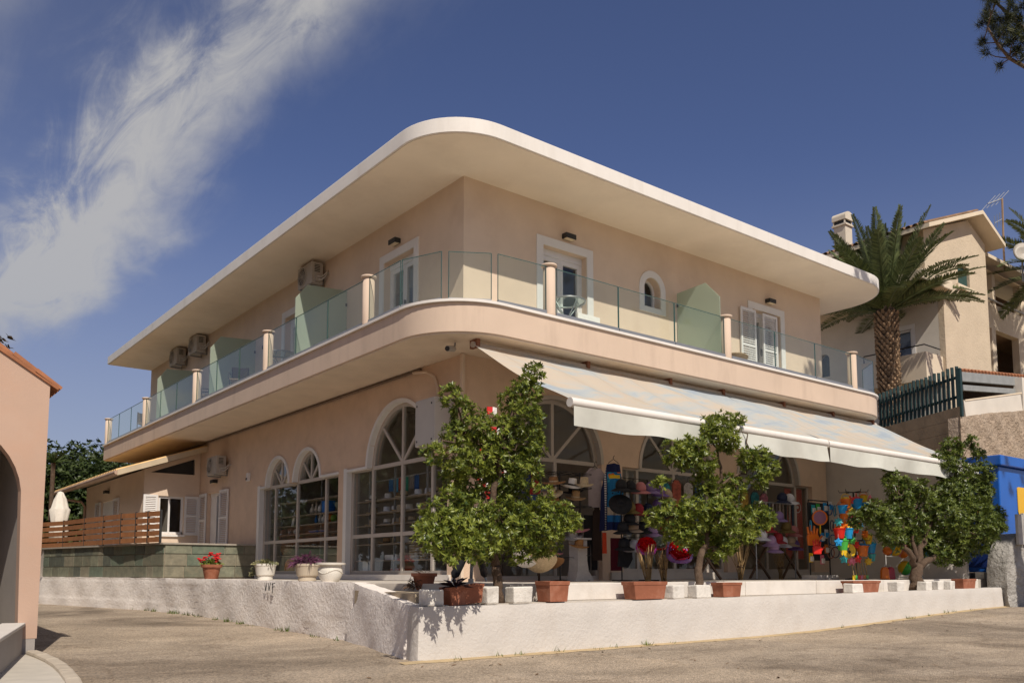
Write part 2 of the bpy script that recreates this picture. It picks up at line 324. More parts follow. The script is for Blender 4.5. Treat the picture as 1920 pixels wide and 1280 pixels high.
# white risers of the terrace edge, cast as long blocks
STEPW = mat('step_white', (.68,.63,.57), .8, .07, 1.5, .2, 30, stain=(.47,.41,.34,.5), ss=1.6)
xe = [-1.15, 1.4, 4.1, 6.6, 9.4, 12.0, 14.4]
k = thing('terrace_step', 'white painted step along the front edge of the shop terrace', 'step', (0,0,0))
for i in range(6):
    m = MB(); m.box(xe[i]+.006, xe[i+1]-.006, -4.03, -3.80, 1.088, 1.368+.004*(i%2)); m.build('step_block', STEPW, k, bevel=.012)

def noise2(x, y):
    return (math.sin(x*3.1+y*1.7)+math.sin(x*7.3-y*4.1+1.3)*.6+math.sin(x*15.7+y*9.2+.7)*.35+math.sin(x*29-y*23)*.2)/2.15
def lumpy_wall(name, path, mt, amp, thick, nz=8, dense=.12, label='', cat='wall', batter=.05, courses=0):
    pts = []
    for i in range(len(path)-1):
        a, b = path[i], path[i+1]; n = max(1, int(math.hypot(b[0]-a[0], b[1]-a[1])/dense))
        for k in range(n): t = k/n; pts.append([a[j]+(b[j]-a[j])*t for j in range(4)])
    pts.append(list(path[-1])); n = len(pts); mb = MB(); s = 0; rows = []
    for i, p in enumerate(pts):
        q0, q1 = pts[max(i-2,0)], pts[min(i+2,n-1)]; d = Vector((q1[0]-q0[0], q1[1]-q0[1])).normalized(); nrm = Vector((d.y, -d.x))
        if i: s += math.hypot(p[0]-pts[i-1][0], p[1]-pts[i-1][1])
        col = []
        for k in range(nz+1):
            z = p[3]+(p[2]-p[3])*k/nz; o = amp*noise2(s, z*2.4)+batter*(1-k/nz)
            if courses: o += -amp*.9*(1 if abs(((z-.3)/courses) % 1-.5) > .42 else 0)
            if k == nz: o -= .015
            col.append((p[0]+nrm.x*o, p[1]+nrm.y*o, z+(amp*.3*noise2(s*1.3, 5) if k >= nz-1 else 0)))
        top = col[-1]; col.append((p[0]-nrm.x*thick, p[1]-nrm.y*thick, top[2]-.004)); col.append((p[0]-nrm.x*thick, p[1]-nrm.y*thick, p[3])); rows.append(col)
    h = len(rows[0])
    for c in rows: mb.v += c
    for i in range(n-1):
        for k in range(h-1): a = i*h+k; mb.f.append((a, a+h, a+h+1, a+1))
    mb.f.append(tuple(range(h))); mb.f.append(tuple((n-1)*h+k for k in range(h))[::-1])
    o = mb.build(name, mt, smooth=True); 
    try: o.data.set_sharp_from_angle(angle=R(50))
    except Exception: pass
    return tag(o, label, cat)
def zr(x, y, e=.06): return road_z(x, y)-e
lumpy_wall('retaining_wall', [(-3.74,-3.95,1.08,zr(-4,-4.6)),(-3.92,-4.45,1.075,zr(-4,-4.6)),(-3.90,-4.56,1.075,zr(-4,-4.6)),(-3.80,-4.6,1.075,zr(-4,-4.6)),(0,-4.6,1.075,zr(0,-4.6)),(7,-4.6,1.10,zr(7,-4.6)),(14.45,-4.6,1.15,zr(14.4,-4.6))], M['whitewall'], .010, .32,
    label='low smooth white retaining wall along the road in front of the shop', batter=.03)
rubble = lumpy_wall('retaining_wall', [(-4.85,22.5,1.40,zr(-4.5,20)),(-4.55,19.5,1.40,zr(-4.5,19)),(-3.72,15.0,1.395,zr(-3.6,15)),(-3.05,11.3,1.39,zr(-3,11)),(-2.93,8.0,1.385,zr(-2.9,8)),(-2.9,3,1.38,zr(-2.9,3)),(-2.93,-.85,1.37,zr(-2.9,-.9))], M['roughwhite'], .028, .3,
    label='rough grey-white rubble wall below the slate terrace and flower pots', batter=.06, courses=.17, nz=12)
lumpy_wall('retaining_wall', [(-2.93,-.80,1.365,zr(-2.9,-.9)),(-2.99,-1.05,1.34,zr(-3,-1)),(-3.25,-2.2,1.24,zr(-3.2,-2.2)),(-3.68,-3.75,1.11,zr(-3.6,-3.8)),(-3.80,-4.15,1.08,zr(-4,-4.6))], M['roughwhite'], .03, .32,
    label='rough white wall end that curves round to the road corner', batter=.10, nz=12)
m = MB(); wl_ = -2.985
for (a, b) in (((3.05,1.335),(3.0,1.16)), ((3.0,1.16),(2.93,1.33)), ((2.86,1.33),(2.82,1.17)), ((2.82,1.17),(2.74,1.335)), ((2.66,1.33),(2.62,1.12)), ((2.68,1.30),(2.50,1.335)), ((2.65,1.24),(2.54,1.26))): m.bar((wl_,a[0],a[1]), (wl_-.005,b[0],b[1]), .012, .012)
m.build('graffiti', M['dark'], rubble)
# sandy footing strip along the foot of the white wall
m = MB(); m.grid(60, 2, lambda u, v: (-4.25+u*19.2, -4.60-v*(.20+.05*noise2(u*40, 2)), road_z(-4.25+u*19.2, -4.7)+.022-.018*v))
struct(m.build('wall_footing', mat('footing_concrete', (.44,.33,.19), .9, .15, 4, .3, 30), smooth=True, fix=False))

# ------------------------------------------------------------------ the corner building
fL = lambda p, d: (d, p[0], p[1])
fR = lambda p, d: (p[0], d, p[1])
B = thing('corner_building', 'two storey salmon corner building with curved white roof slab and arched shop windows', 'building')
LY, LX = 23.2, 13.66
def archhole(x0, x1, z0, zt, arches):
    pts = [(x0, z0), (x0, zt)]
    for (c, r) in sorted(arches): pts += arc(c, zt, r, 180, 0, 20)
    return pts+[(x1, zt), (x1, z0)]
ZT = 4.12
WL1 = dict(x0=5.64, x1=10.86, z0=1.5, arches=[(7.57,.83),(9.58,.80)])
WL2 = dict(x0=.55, x1=5.14, z0=1.5, arches=[(2.65,1.42)])
WR1 = dict(x0=.62, x1=4.06, z0=1.38, arches=[(2.63,1.40)])
WR2 = dict(x0=4.76, x1=8.75, z0=1.55, arches=[(6.78,1.36)])
WR3 = dict(x0=9.25, x1=12.88, z0=1.55, arches=[(10.74,1.43)])
hole = lambda w: archhole(w['x0'], w['x1'], w['z0'], ZT, w['arches'])
DOORG = [(14.28,2.42),(14.28,4.30),(15.62,4.30),(15.62,2.42)]
m = MB(); m.plate([(.3,.6),(.3,6.2),(LY,6.2),(LY,.6)], [hole(WL1), hole(WL2), DOORG], fL, .3); m.build('wall', M['stucco'], B)
m = MB(); m.plate([(0,.6),(0,6.2),(LX,6.2),(LX,.6)], [hole(WR1), hole(WR2), hole(WR3)], fR, .3); m.build('wall', M['stucco'], B)
rect = lambda a, b, z0, z1: [(a,z0),(a,z1),(b,z1),(b,z0)]
UDL = [(2.0,3.4),(7.9,9.3),(13.5,14.9),(19.2,20.6)]; UDR = [(2.24,3.62),(10.14,11.5)]
m = MB(); m.plate([(.3,6.2),(.3,10.14),(LY,10.14),(LY,6.2)], [rect(a,b,6.86,9.12) for a,b in UDL], fL, .3); m.build('wall', M['plaster'], B)
AW = [(5.62,8.32)]+arc(5.93,8.80,.31,180,0,16)+[(6.24,8.32)]
m = MB(); m.plate([(0,6.2),(0,10.14),(LX,10.14),(LX,6.2)], [rect(a,b,6.86,9.12) for a,b in UDR]+[AW], fR, .3); m.build('wall', M['plaster'], B)
m = MB(); m.box(LX-.3, LX-.002, .302, LY, .6, 10.13); m.box(.302, LX-.3, LY-.3, LY-.002, .6, 10.13); m.build('wall', M['plaster'], B)
m = MB(); m.box(.31, LX-.31, .31, LY-.31, 5.95, 6.25); m.build('ceiling', M['room'], B)
m = MB(); m.box(.31, LX-.31, .31, LY-.31, 1.0, 1.40); m.build('floor', M['room'], B)
m = MB(); m.box(5.2, 5.3, .31, LY-.31, 1.41, 5.94); m.box(.31, LX-.31, 5.36, 5.46, 1.41, 5.94); m.box(.31, 5.19, 10.95, 11.0, 1.41, 5.94); m.build('partition', M['room'], B)
m = MB(); m.box(3.0, 3.1, .31, LY-.31, 6.26, 10.1); m.box(3.11, LX-.31, 3.0, 3.1, 6.26, 10.1); m.build('partition', M['room'], B)
# rounded slab outlines
def slab(o, rc, re, yl, xr, yb, n=14):
    pts = [(-o, yl)]
    pts += [(-o+rc-rc*math.cos(R(90*i/n)), -o+rc-rc*math.sin(R(90*i/n))) for i in range(n+1)]
    pts += [(xr-re+re*math.sin(R(90*i/n)), -o+re-re*math.cos(R(90*i/n))) for i in range(n+1)]
    return pts+[(xr, yb), (.4, yb), (.4, yl)]
up = lambda p, d: (p[0], p[1], d)
m = MB(); m.prism(slab(1.74, 1.45, 1.7, 23.25, 15.35, 12), up, 10.135, 10.44); m.build('roof', M['white'], B, smooth=True, auto=True, bevel=.02)
m = MB(); m.prism(slab(1.70, 1.42, 1.66, 23.2, 15.3, 11.9), up, 10.119, 10.14); m.build('soffit', M['soffit'], B)
m = MB(); m.prism(slab(1.58, 1.48, 1.6, 23.9, 15.15, 10), up, 6.20, 6.79); m.build('balcony_slab', M['fascia'], B, smooth=True, auto=True, bevel=.015)
m = MB(); m.prism(slab(1.55, 1.46, 1.57, 23.86, 15.1, 9.9), up, 6.17, 6.205); m.build('balcony_soffit', M['rawsoffit'], B)
m = MB(); m.prism(slab(1.63, 1.5, 1.64, 23.95, 15.2, 10), up, 6.792, 6.845); m.build('balcony_ledge', M['white'], B, smooth=True, auto=True)
# window maker: bars plus one pane per cell
def window(w, xs, f3, zs=(2.45,), d=.13, fm='frame', bw=.09, skip=(), diag=45):
    fr = MB(); z0, x0, x1 = w['z0'], w['x0'], w['x1']; D0, D1 = d, d+.07
    def fb(a, b, c, e, o=0): 
        p = [(a,c),(b,c),(b,e),(a,e)]; fr.prism(p, f3, D0+o, D1+o)
    xs = [x0]+list(xs)+[x1]; zz = [z0]+list(zs)+[ZT]
    for i, x in enumerate(xs):
        a, b = (x, x+bw) if i == 0 else (x-bw, x) if i == len(xs)-1 else (x-bw/2, x+bw/2); fb(a, b, z0, ZT)
    for i, z in enumerate(zz):
        a, b = (z, z+bw) if i == 0 else (z-bw/2, z+bw/2)
        fb(x0+.002, x1-.002, a, b, .004)
    o = None
    for (c, r_) in w['arches']:
        fr.ring(arc(c, ZT, r_, 0, 180, 24), arc(c, ZT, r_-bw, 0, 180, 24), f3, D0+.002, D1+.002)
        fb(c-.04, c+.04, ZT, ZT+r_-.02, .006)
        for a in (diag, 180-diag):
            p = (c+(r_-.04)*math.cos(R(a)), ZT+(r_-.04)*math.sin(R(a))); q = (c, ZT); n = Vector((-(p[1]-q[1]), p[0]-q[0])).normalized()*.036
            fr.prism([(q[0]-n.x,q[1]-n.y),(p[0]-n.x,p[1]-n.y),(p[0]+n.x,p[1]+n.y),(q[0]+n.x,q[1]+n.y)], f3, D0+.01, D1-.005)
    win = fr.build('window', M[fm], B)
    for i in range(len(xs)-1):
        for j in range(len(zz)-1):
            if (i, j) in skip: continue
            g = MB(); g.prism([(xs[i]+.02,zz[j]+.02),(xs[i+1]-.02,zz[j]+.02),(xs[i+1]-.02,zz[j+1]-.02),(xs[i]+.02,zz[j+1]-.02)], f3, D0+.03, D0+.036); g.build('pane', M['glass'], win)
    for (c, r_) in w['arches']:
        for a0, a1 in ((0,diag),(diag,90),(90,180-diag),(180-diag,180)):
            g = MB(); g.prism([(c,ZT)]+arc(c, ZT, r_-.05, a0, a1, 8), f3, D0+.03, D0+.036); g.build('pane', M['glass'], win)
    return win
window(WL1, (6.62, 8.44, 10.0), fL)
window(WL2, (1.35, 2.65, 4.05), fL)
window(WR1, (2.70,), fR, zs=(), skip=((1,0),))
window(WR2, (5.42, 6.78, 8.12), fR, zs=())
window(WR3, (10.74, 12.2), fR, zs=())
# plaster surrounds of the left windows and arches
def surround(outer, inner, f3, proud=.035, name='window_surround', mt='trim'):
    m = MB(); m.ring(outer, inner, f3, -proud, .12); return m.build(name, M[mt], B)
def jamb(x0, x1, z0, z1, f3, mt='trim'): m = MB(); m.prism([(x0,z0),(x1,z0),(x1,z1),(x0,z1)], f3, -.03, .12); m.build('jamb', M[mt], B)
jamb(10.84, 11.02, 1.42, 4.2, fL); jamb(5.13, 5.30, 1.42, 4.2, fL)
for w, f3 in ((WL1, fL), (WL2, fL), (WR1, fR), (WR2, fR), (WR3, fR)):
    for c, r_ in w['arches']: surround(arc(c, ZT, r_+.085, 0, 180, 24), arc(c, ZT, r_-.004, 0, 180, 24), f3, .03, mt='trim' if f3 is fL else 'frame')
m = MB(); m.prism([(10.4,4.10),(10.86,4.10),(10.86,4.16),(10.4,4.16)], fL, -.035, .1); m.build('ledge', M['trim'], B)
m = MB(); m.prism([(5.6,4.10),(6.72,4.10),(6.72,4.16),(5.6,4.16)], fL, -.035, .1); m.build('ledge', M['trim'], B)
m = MB(); m.prism([(4.08,4.10),(5.13,4.10),(5.13,4.16),(4.08,4.16)], fL, -.035, .1); m.build('ledge', M['trim'], B)
m = MB(); m.prism([(.4,1.37),(11.0,1.37),(11.0,1.50),(.4,1.50)], fL, -.06, .1); m.build('plinth', M['white'], B)
m = MB(); m.prism([(4.3,1.37),(13.6,1.37),(13.6,1.555),(4.3,1.555)], fR, -.06, .1); m.build('plinth', M['terrace'], B)
# upper doors
def updoor(a, b, f3, curtain=False):
    z0, z1 = 6.86, 9.12
    s = MB(); s.ring([(a-.2,z0),(a-.2,z1+.2),(b+.2,z1+.2),(b+.2,z0)], [(a-.003,z0),(a-.003,z1-.003+.006),(b+.003,z1+.003),(b+.003,z0)], f3, -.03, .1)
    s.build('door_surround', M['trim'], B)
    d = MB(); D = .17
    def fb(x0, x1, c, e, o=0): d.prism([(x0,c),(x1,c),(x1,e),(x0,e)], f3, D+o, D+.07+o)
    fb(a, a+.06, z0, z1); fb(b-.06, b, z0, z1); fb(a+.002, b-.002, z1-.16, z1-.002, -.01); mid = (a+b)/2
    for x0, x1 in ((a+.06, mid-.003), (mid+.003, b-.06)):
        fb(x0, x0+.085, z0, z1-.16, .01); fb(x1-.085, x1, z0, z1-.16, .01); fb(x0+.08, x1-.08, z0, z0+.14, .012); fb(x0+.08, x1-.08, z1-.27, z1-.162, .012)
    dr = d.build('balcony_door', M['frame_w'], B)
    for x0, x1 in ((a+.14, mid-.08), (mid+.08, b-.14)):
        g = MB(); g.prism([(x0,z0+.1),(x1,z0+.1),(x1,z1-.25),(x0,z1-.25)], f3, D+.045, D+.055); g.build('pane', M['glass'], dr)
    h = MB(); h.prism([(mid-.06,7.85),(mid-.03,7.85),(mid-.03,8.05),(mid-.06,8.05)], f3, D-.05, D+.005); h.build('handle', M['alu'], dr)
    if curtain:
        c = MB(); f = (lambda p, q: f3(p, q)); n = 40
        c.grid(n, 1, lambda u, v: f3((a+.1+u*(b-a-.2), z0+v*(z1-z0)), D+.16+.03*math.sin(u*60))); c.build('curtain', M['curtain'], dr, smooth=True)
    return dr
for i, (a, b) in enumerate(UDL): updoor(a, b, fL, i != 0)
for i, (a, b) in enumerate(UDR): updoor(a, b, fR, i == 1)
# small arched window upstairs
s = MB(); s.ring([(5.44,8.18)]+arc(5.93,8.80,.49,180,0,20)+[(6.42,8.18)], [(5.618,8.32)]+arc(5.93,8.80,.313,180,0,20)+[(6.242,8.32)], fR, -.03, .1)
s.prism([(5.44,8.181),(6.42,8.181),(6.242,8.322),(5.618,8.322)], fR, -.03, .1); s.build('window_surround', M['trim'], B)
d = MB(); d.ring([(5.62,8.32)]+arc(5.93,8.80,.31,180,0,20)+[(6.24,8.32)], [(5.69,8.38)]+arc(5.93,8.80,.24,180,0,20)+[(6.17,8.38)], fR, .2, .26); d.box(5.62, 6.24, .2, .26, 8.32, 8.39)
w = d.build('window', M['frame_w'], B); g = MB(); g.prism([(5.66,8.36)]+arc(5.93,8.80,.27,180,0,16)+[(6.2,8.36)], fR, .225, .235); g.build('pane', M['glass'], w)
# louvred shutters
def shutter(name_parent, x0, x1, z0, z1, f3, d0, mt='frame_w', nsl=None, lab=None):
    s = MB(); t = .045
    def fb(a, b, c, e): s.prism([(a,c),(b,c),(b,e),(a,e)], f3, d0, d0+t)
    fb(x0, x0+.07, z0, z1); fb(x1-.07, x1, z0, z1); fb(x0+.07, x1-.07, z0, z0+.09); fb(x0+.07, x1-.07, z1-.08, z1)
    fb(x0+.07, x1-.07, (z0+z1)/2-.03, (z0+z1)/2+.03)
    o = s.build('shutter', M[mt], name_parent); q = MB(); n = int((z1-z0-.17)/.062)
    for i in range(n):
        z = z0+.09+(i+.5)*(z1-z0-.17)/n
        q.add([f3((x0+.07,z+.024),d0+.038), f3((x1-.07,z+.024),d0+.038), f3((x1-.07,z-.024),d0+.006), f3((x0+.07,z-.024),d0+.006)], [(0,1,2,3)])
    q.build('slats', M[mt], o, fix=False); return o
shutter(B, 9.52, 10.22, 6.9, 9.06, fR, -.085); shutter(B, 10.60, 11.30, 6.9, 9.06, fR, -.05)
for a, b, c, dd in ((15.64, 16.34, 2.44, -.06), (13.47, 14.27, 2.44, -.07)): shutter(B, a, b, c, 4.32, fL, dd)
d = MB(); d.prism([(14.28,2.42),(14.36,2.42),(14.36,4.3),(14.28,4.3)], fL, .12, .2); d.prism([(15.0,2.42),(15.12,2.42),(15.12,4.3),(15.0,4.3)], fL, .12, .2); d.prism([(15.12,2.42),(15.62,2.42),(15.62,4.3),(15.12,4.3)], fL, .13, .17); d.prism([(14.28,4.2),(15.62,4.2),(15.62,4.302),(14.28,4.302)], fL, .11, .19)
w = d.build('terrace_door', M['frame_w'], B); g = MB(); g.prism([(14.35,2.44),(15.01,2.44),(15.01,4.22),(14.35,4.22)], fL, .15, .156); g.build('pane', M['glass'], w)
# services on the walls
m = MB(); m.box(-.08, .0-.004, -.09, -.004, 1.37, 6.16); m.build('corner_duct', M['plaster'], B, bevel=.008)
m = MB(); m.tube([(-.05, 23.0, 6.12), (-.05, 12, 6.12), (-.05, 1.6, 6.12)], .032, 8); m.build('conduit', mat('conduit', (.16,.11,.08), .7), B, smooth=True)
m = MB(); m.tube([(-.05,1.9,6.1),(-.06,1.35,6.02),(-.06,1.0,5.85),(-.06,.88,5.6),(-.06,.86,5.27)], .035, 8); m.build('conduit', M['plaster'], B, smooth=True)

# ---- balcony railing
RG = 'glass railing panels and columns of the balcony'
RAIL = thing('balcony_railing', 'frameless glass balcony railing with round salmon columns and grey base channel', 'railing')
ZL, ZG = 6.847, 7.90
colmesh = MB(); prof = [(.135,0),(.13,.05),(.13,1.06)]; colmesh.lathe(prof, n=24); colmesh_me = colmesh.mesh('column', M['fascia'], True)
capm = MB(); capm.lathe([(.13,1.06),(.165,1.075),(.172,1.095),(.165,1.12),(.12,1.13),(0,1.132)], n=24); cap_me = capm.mesh('cap', M['fascia'], True)
LC = [1.52, 7.0, 12.7, 18.3, 23.82]; RC = [1.18, 7.03, 12.88]
for y in LC: c = link(colmesh_me, 'column', RAIL, (-1.45, y, ZL)); link(cap_me, 'cap', c)
for x in RC: c = link(colmesh_me, 'column', RAIL, (x, -1.45, ZL)); link(cap_me, 'cap', c)
def glasspanel(p, q, gap=.012, z0=ZL+.10, z1=ZG):
    p, q = Vector((p[0], p[1], 0)), Vector((q[0], q[1], 0)); d = (q-p).normalized(); p += d*gap; q -= d*gap; n = Vector((-d.y, d.x, 0))*.006
    m = MB(); m.add([p-n+Vector((0,0,z0)), q-n+Vector((0,0,z0)), q+n+Vector((0,0,z0)), p+n+Vector((0,0,z0)), p-n+Vector((0,0,z1)), q-n+Vector((0,0,z1)), q+n+Vector((0,0,z1)), p+n+Vector((0,0,z1))], [(0,1,5,4)])
    g = m.build('glass_panel', M['rail_glass'], RAIL, fix=False)
    e = MB()
    for a, b, w in ((p+Vector((0,0,z1)), q+Vector((0,0,z1)), .014), (p+Vector((0,0,z0)), p+Vector((0,0,z1)), .013), (q+Vector((0,0,z0)), q+Vector((0,0,z1)), .013)): e.bar(a, b, w, w)
    e.build('polished_edge', M['edge'], g)
    m = MB(); m.bar(p+Vector((0,0,ZL+.054)), q+Vector((0,0,ZL+.054)), .06, .105); m.build('base_channel', M['alu'], RAIL)
gx = -1.5
segs = []
def run(a, b, n):
    for i in range(n): segs.append((a+(b-a)*i/n, a+(b-a)*(i+1)/n))
for i in range(4): run(LC[i]+.12, LC[i+1]-.12, 3)
for a, b in segs: glasspanel((gx, a), (gx, b))
glasspanel((gx, 1.40), (-1.50, .08)); glasspanel((-1.50, .05), (-1.12, -.86))
glasspanel((-1.02, -.93), (-.27, -1.38)); glasspanel((-.17, -1.43), (1.06, -1.5))
segs = []; run(RC[0]+.12, RC[1]-.12, 3); run(RC[1]+.12, RC[2]-.12, 3)
for a, b in segs: glasspanel((a, -1.5), (b, -1.5))
glasspanel((13.0, -1.5), (14.2, -1.38)); glasspanel((14.25, -1.35), (14.95, -.6))
# ---- privacy screens
def screen(pts, f3, label):
    t = thing('privacy_screen', label, 'screen', group='frosted glass screens between the balconies'); m = MB(); m.prism(pts, f3, 0, .02); m.build('frosted_pane', M['frosted'], t)
    w = max(pts, key=lambda p: p[0])[0]
    for z in (7.3, 8.5): m = MB(); a = f3((w-.04, z), -.02); b = f3((w+.0, z), .04); m.box(min(a[0],b[0]), max(a[0],b[0]), min(a[1],b[1]), max(a[1],b[1]), z, z+.08); m.build('clamp', M['dark'], t)
for y, lab in ((5.3, 'frosted glass privacy screen nearest the building corner on the shaded balcony'), (11.52, 'frosted glass privacy screen in the middle of the shaded side balcony'), (17.0, 'farthest frosted glass privacy screen at the left end of the side balcony')):
    screen([(-1.46,6.86),(-1.46,8.46),(-1.15,8.86),(-.03,8.93),(-.03,6.86)], lambda p, d, y=y: (p[0], y+d, p[1]), lab)
screen([(-1.42,6.86),(-1.42,8.45),(-.98,8.92),(-.03,8.88),(-.03,6.86)], lambda p, d: (6.86+d, p[0], p[1]), 'frosted glass privacy screen on the sunlit front balcony beside the arched window')
# ---- wall lamps
def lamp(p, rz, label):
    t = thing('wall_lamp', label, 'lamp', p, rz, 'black box wall lamps'); m = MB(); m.box(-.16,.16,-.17,-.0,-.06,.06); m.build('housing', M['dark'], t, bevel=.012)
    m = MB(); m.box(-.13,.13,-.145,-.03,-.068,-.058); m.build('diffuser', mat('lamp_diffuser', (.75,.62,.42), .4, .02), t)
lamp((2.99,0,9.46), 0, 'black box wall lamp above the sunlit glazed balcony door')
lamp((10.95,0,9.47), 0, 'black box wall lamp above the shuttered balcony door')
lamp((0,2.79,9.48), -R(90), 'black box wall lamp above the shaded balcony door near the corner')
lamp((0,10.5,8.5), -R(90), 'small black wall lamp on the shaded balcony wall behind the railing glass')
lamp((0,14.8,4.66), -R(90), 'dark wall lamp below the lower air conditioner')
# ---- air conditioners
def aircon(p, rz, label, w=.9, h=.62, d=.34, group='outdoor air conditioner units'):
    t = thing('air_conditioner', label, 'air conditioner', p, rz, group)       # local: front faces -y, x along the wall
    m = MB(); m.box(-w/2, w/2, -d-.1, -.1, 0, h); m.build('casing', M['acwhite'], t, bevel=.02)
    m = MB(); cx, cz, r0 = -.14, h/2, h*.42
    m.ring(arc(cx, cz, r0, 0, 360, 28), arc(cx, cz, r0-.02, 0, 360, 28), lambda q, e: (q[0], e, q[1]), -d-.125, -d-.095)
    for k in range(1, 5): m.ring(arc(cx, cz, r0*k/5, 0, 360, 24), arc(cx, cz, r0*k/5-.008, 0, 360, 24), lambda q, e: (q[0], e, q[1]), -d-.12, -d-.108)
    for k in range(8): a = k*math.pi/4; m.bar((cx, -d-.115, cz), (cx+r0*math.cos(a), -d-.115, cz+r0*math.sin(a)), .009)
    g = m.build('fan_grille', M['acwhite'], t)
    m = MB(); m.lathe([(r0-.02,0),(0,.001)], n=28); bl = m.build('fan_opening', M['dark'], t); bl.location = (cx, -d-.1015, cz); bl.rotation_euler = (R(90), 0, 0)
    m = MB()
    for i in range(5): m.box(w/2-.002, w/2+.006, -d-.02, -.2, h*.55+i*.045, h*.55+i*.045+.02)
    m.build('side_vent', M['dark'], t)
    m = MB(); m.box(w/2, w/2+.05, -d+.0, -.18, .06, .26); m.build('valve_cover', M['acwhite'], t, bevel=.01)
    for s in (-.3, .3): m = MB(); m.bar((s, -d-.1, -.02), (s, 0, -.02), .035, .04); m.bar((s, -.01, -.02), (s, -.01, .3), .035, .03); m.build('bracket', M['alu'], t)
    m = MB(); m.tube([(w/2+.05,-.25,.12),(w/2+.12,-.2,.10),(w/2+.13,-.1,.2),(w/2+.1,-.02,.34),(w/2+.16,-.01,.3)], .02, 6); m.tube([(w/2+.05,-.29,.2),(w/2+.14,-.22,.17),(w/2+.16,-.1,.28),(w/2+.13,-.02,.4)], .016, 6); m.build('pipe', mat('pipe_wrap', (.55,.52,.47), .7), t, smooth=True)
aircon((0, 7.05, 9.42), -R(90), 'grey outdoor air conditioner above the nearest frosted screen')
aircon((0, 16.5, 9.45), -R(90), 'right-hand air conditioner of the pair under the far roof overhang')
aircon((0, 18.75, 9.45), -R(90), 'left-hand air conditioner of the pair under the far roof overhang')
aircon((0, 14.05, 4.80), -R(90), 'air conditioner low on the wall above the ground floor terrace door')
# cabinet, sensor, camera
t = thing('electrical_cabinet', 'large pale grey metal cabinet fixed to the wall beside the tall arch', 'cabinet')
m = MB(); m.box(-.5, -.005, .32, 1.08, 4.24, 5.25); m.build('case', mat('cabinet_grey', (.50,.47,.43), .5, .04, 2), t, bevel=.012)
m = MB(); m.box(-.508, -.5, .35, 1.05, 4.27, 5.22); m.build('door', MATS['cabinet_grey'], t, bevel=.004)
for y in (.40,.98):
    for z in (4.33, 5.1): m = MB(); m.box(-.516, -.508, y, y+.03, z, z+.04); m.build('latch', M['dark'], t)
t = thing('alarm_siren', 'small white sensor box on the wall left of the pointed windows', 'sensor'); m = MB(); m.box(-.12, -.003, 11.66, 11.78, 4.42, 4.68); m.build('case', M['frame_w'], t, bevel=.02); m = MB(); m.box(-.135,-.12,11.68,11.76,4.45,4.52); m.build('lens', M['dark'], t)
t = thing('security_camera', 'grey security camera under the balcony corner', 'camera'); q = at(850,656,17.0)
m = MB(); m.tube([q+Vector((-.22,-.12,-.03)), q+Vector((.02,.02,.03))], .06, 10); m.build('body', M['acwhite'], t, smooth=True, auto=True)
m = MB(); m.tube([q+Vector((-.225,-.123,-.03)), q+Vector((-.24,-.13,-.034))], .05, 10); m.build('lens', M['dark'], t); m = MB(); m.bar(q, q+Vector((.08,.06,.12)), .03); m.bar(q+Vector((.08,.06,.12)), (q.x+.08,q.y+.06,6.17), .03); m.build('bracket', M['alu'], t)
# ------------------------------------------------------------------ raised slate terrace and annex on the left
flat('upper_terrace', [(-2.64,11.12),(.02,11.12),(.02,23.2),(-4.5,23.2),(-4.26,19.5),(-3.78,17.0),(-3.34,15.0),(-2.90,13.0)], 2.36, M['terrace'], 1.0)
SL = [mat('slate_%d' % i, c, .75, .22, 6, .35, 25, bd=.01, stain=s, ss=5) for i, (c, s) in enumerate([((.135,.135,.095),(.22,.18,.12,.6)), ((.185,.185,.130),(.11,.12,.09,.7)), ((.085,.092,.072),(.16,.15,.10,.5)), ((.21,.19,.135),(.12,.12,.09,.6)), ((.12,.145,.105),(.19,.17,.12,.5))])]
slw = thing('slate_wall', 'terrace wall clad in green slate slabs with a thin stone coping', 'wall')
def tilerun(p, q, rows, wmin, wmax, seed, thick=.03):
    r = random.Random(seed); p, q = Vector((p[0],p[1],0)), Vector((q[0],q[1],0)); d = (q-p); Ln = d.length; d.normalize(); n = Vector((d.y,-d.x,0))
    for (z0, z1) in rows:
        s = 0
        while s < Ln-.02:
            w = r.uniform(wmin, wmax); 
            if Ln-(s+w) < wmin*.6: w = Ln-s
            m = MB(); g = .011; o = n*r.uniform(thick*.6, thick); a, b = p+d*(s+g), p+d*(s+w-g)
            m.add([a+Vector((0,0,z0+g)), b+Vector((0,0,z0+g)), b+Vector((0,0,z1-g)), a+Vector((0,0,z1-g)), a+o+Vector((0,0,z0+g)), b+o+Vector((0,0,z0+g)), b+o+Vector((0,0,z1-g)), a+o+Vector((0,0,z1-g))], [(4,5,6,7),(0,1,5,4),(1,2,6,5),(2,3,7,6),(3,0,4,7)])
            m.build('slate_slab', r.choice(SL), slw); s += w
pathS = [(-4.36,19.5),(-3.88,17.0),(-3.44,15.0),(-3.0,13.0),(-2.72,11.1)]
rows = [(1.40,1.74),(1.74,2.09),(2.09,2.36)]
for i in range(4): tilerun(pathS[i], pathS[i+1], rows, .42, .85, 20+i)
tilerun((-2.72,11.09), (-.01,11.09), rows, .55, 1.15, 31)
m = MB()
for i in range(4): a, b = pathS[i], pathS[i+1]; m.bar((a[0]+.04,a[1],2.385), (b[0]+.04,b[1]-.02,2.385), .26, .05)
m.bar((-2.8,11.12,2.386), (0,11.12,2.386), .2, .05); m.build('coping', mat('coping_stone', (.33,.29,.24), .8, .15, 5), slw)
m = MB()
for i in range(4):
    a, b = pathS[i], pathS[i+1]; m.quad((a[0],a[1],1.39),(b[0],b[1],1.39),(b[0],b[1],2.362),(a[0],a[1],2.362))
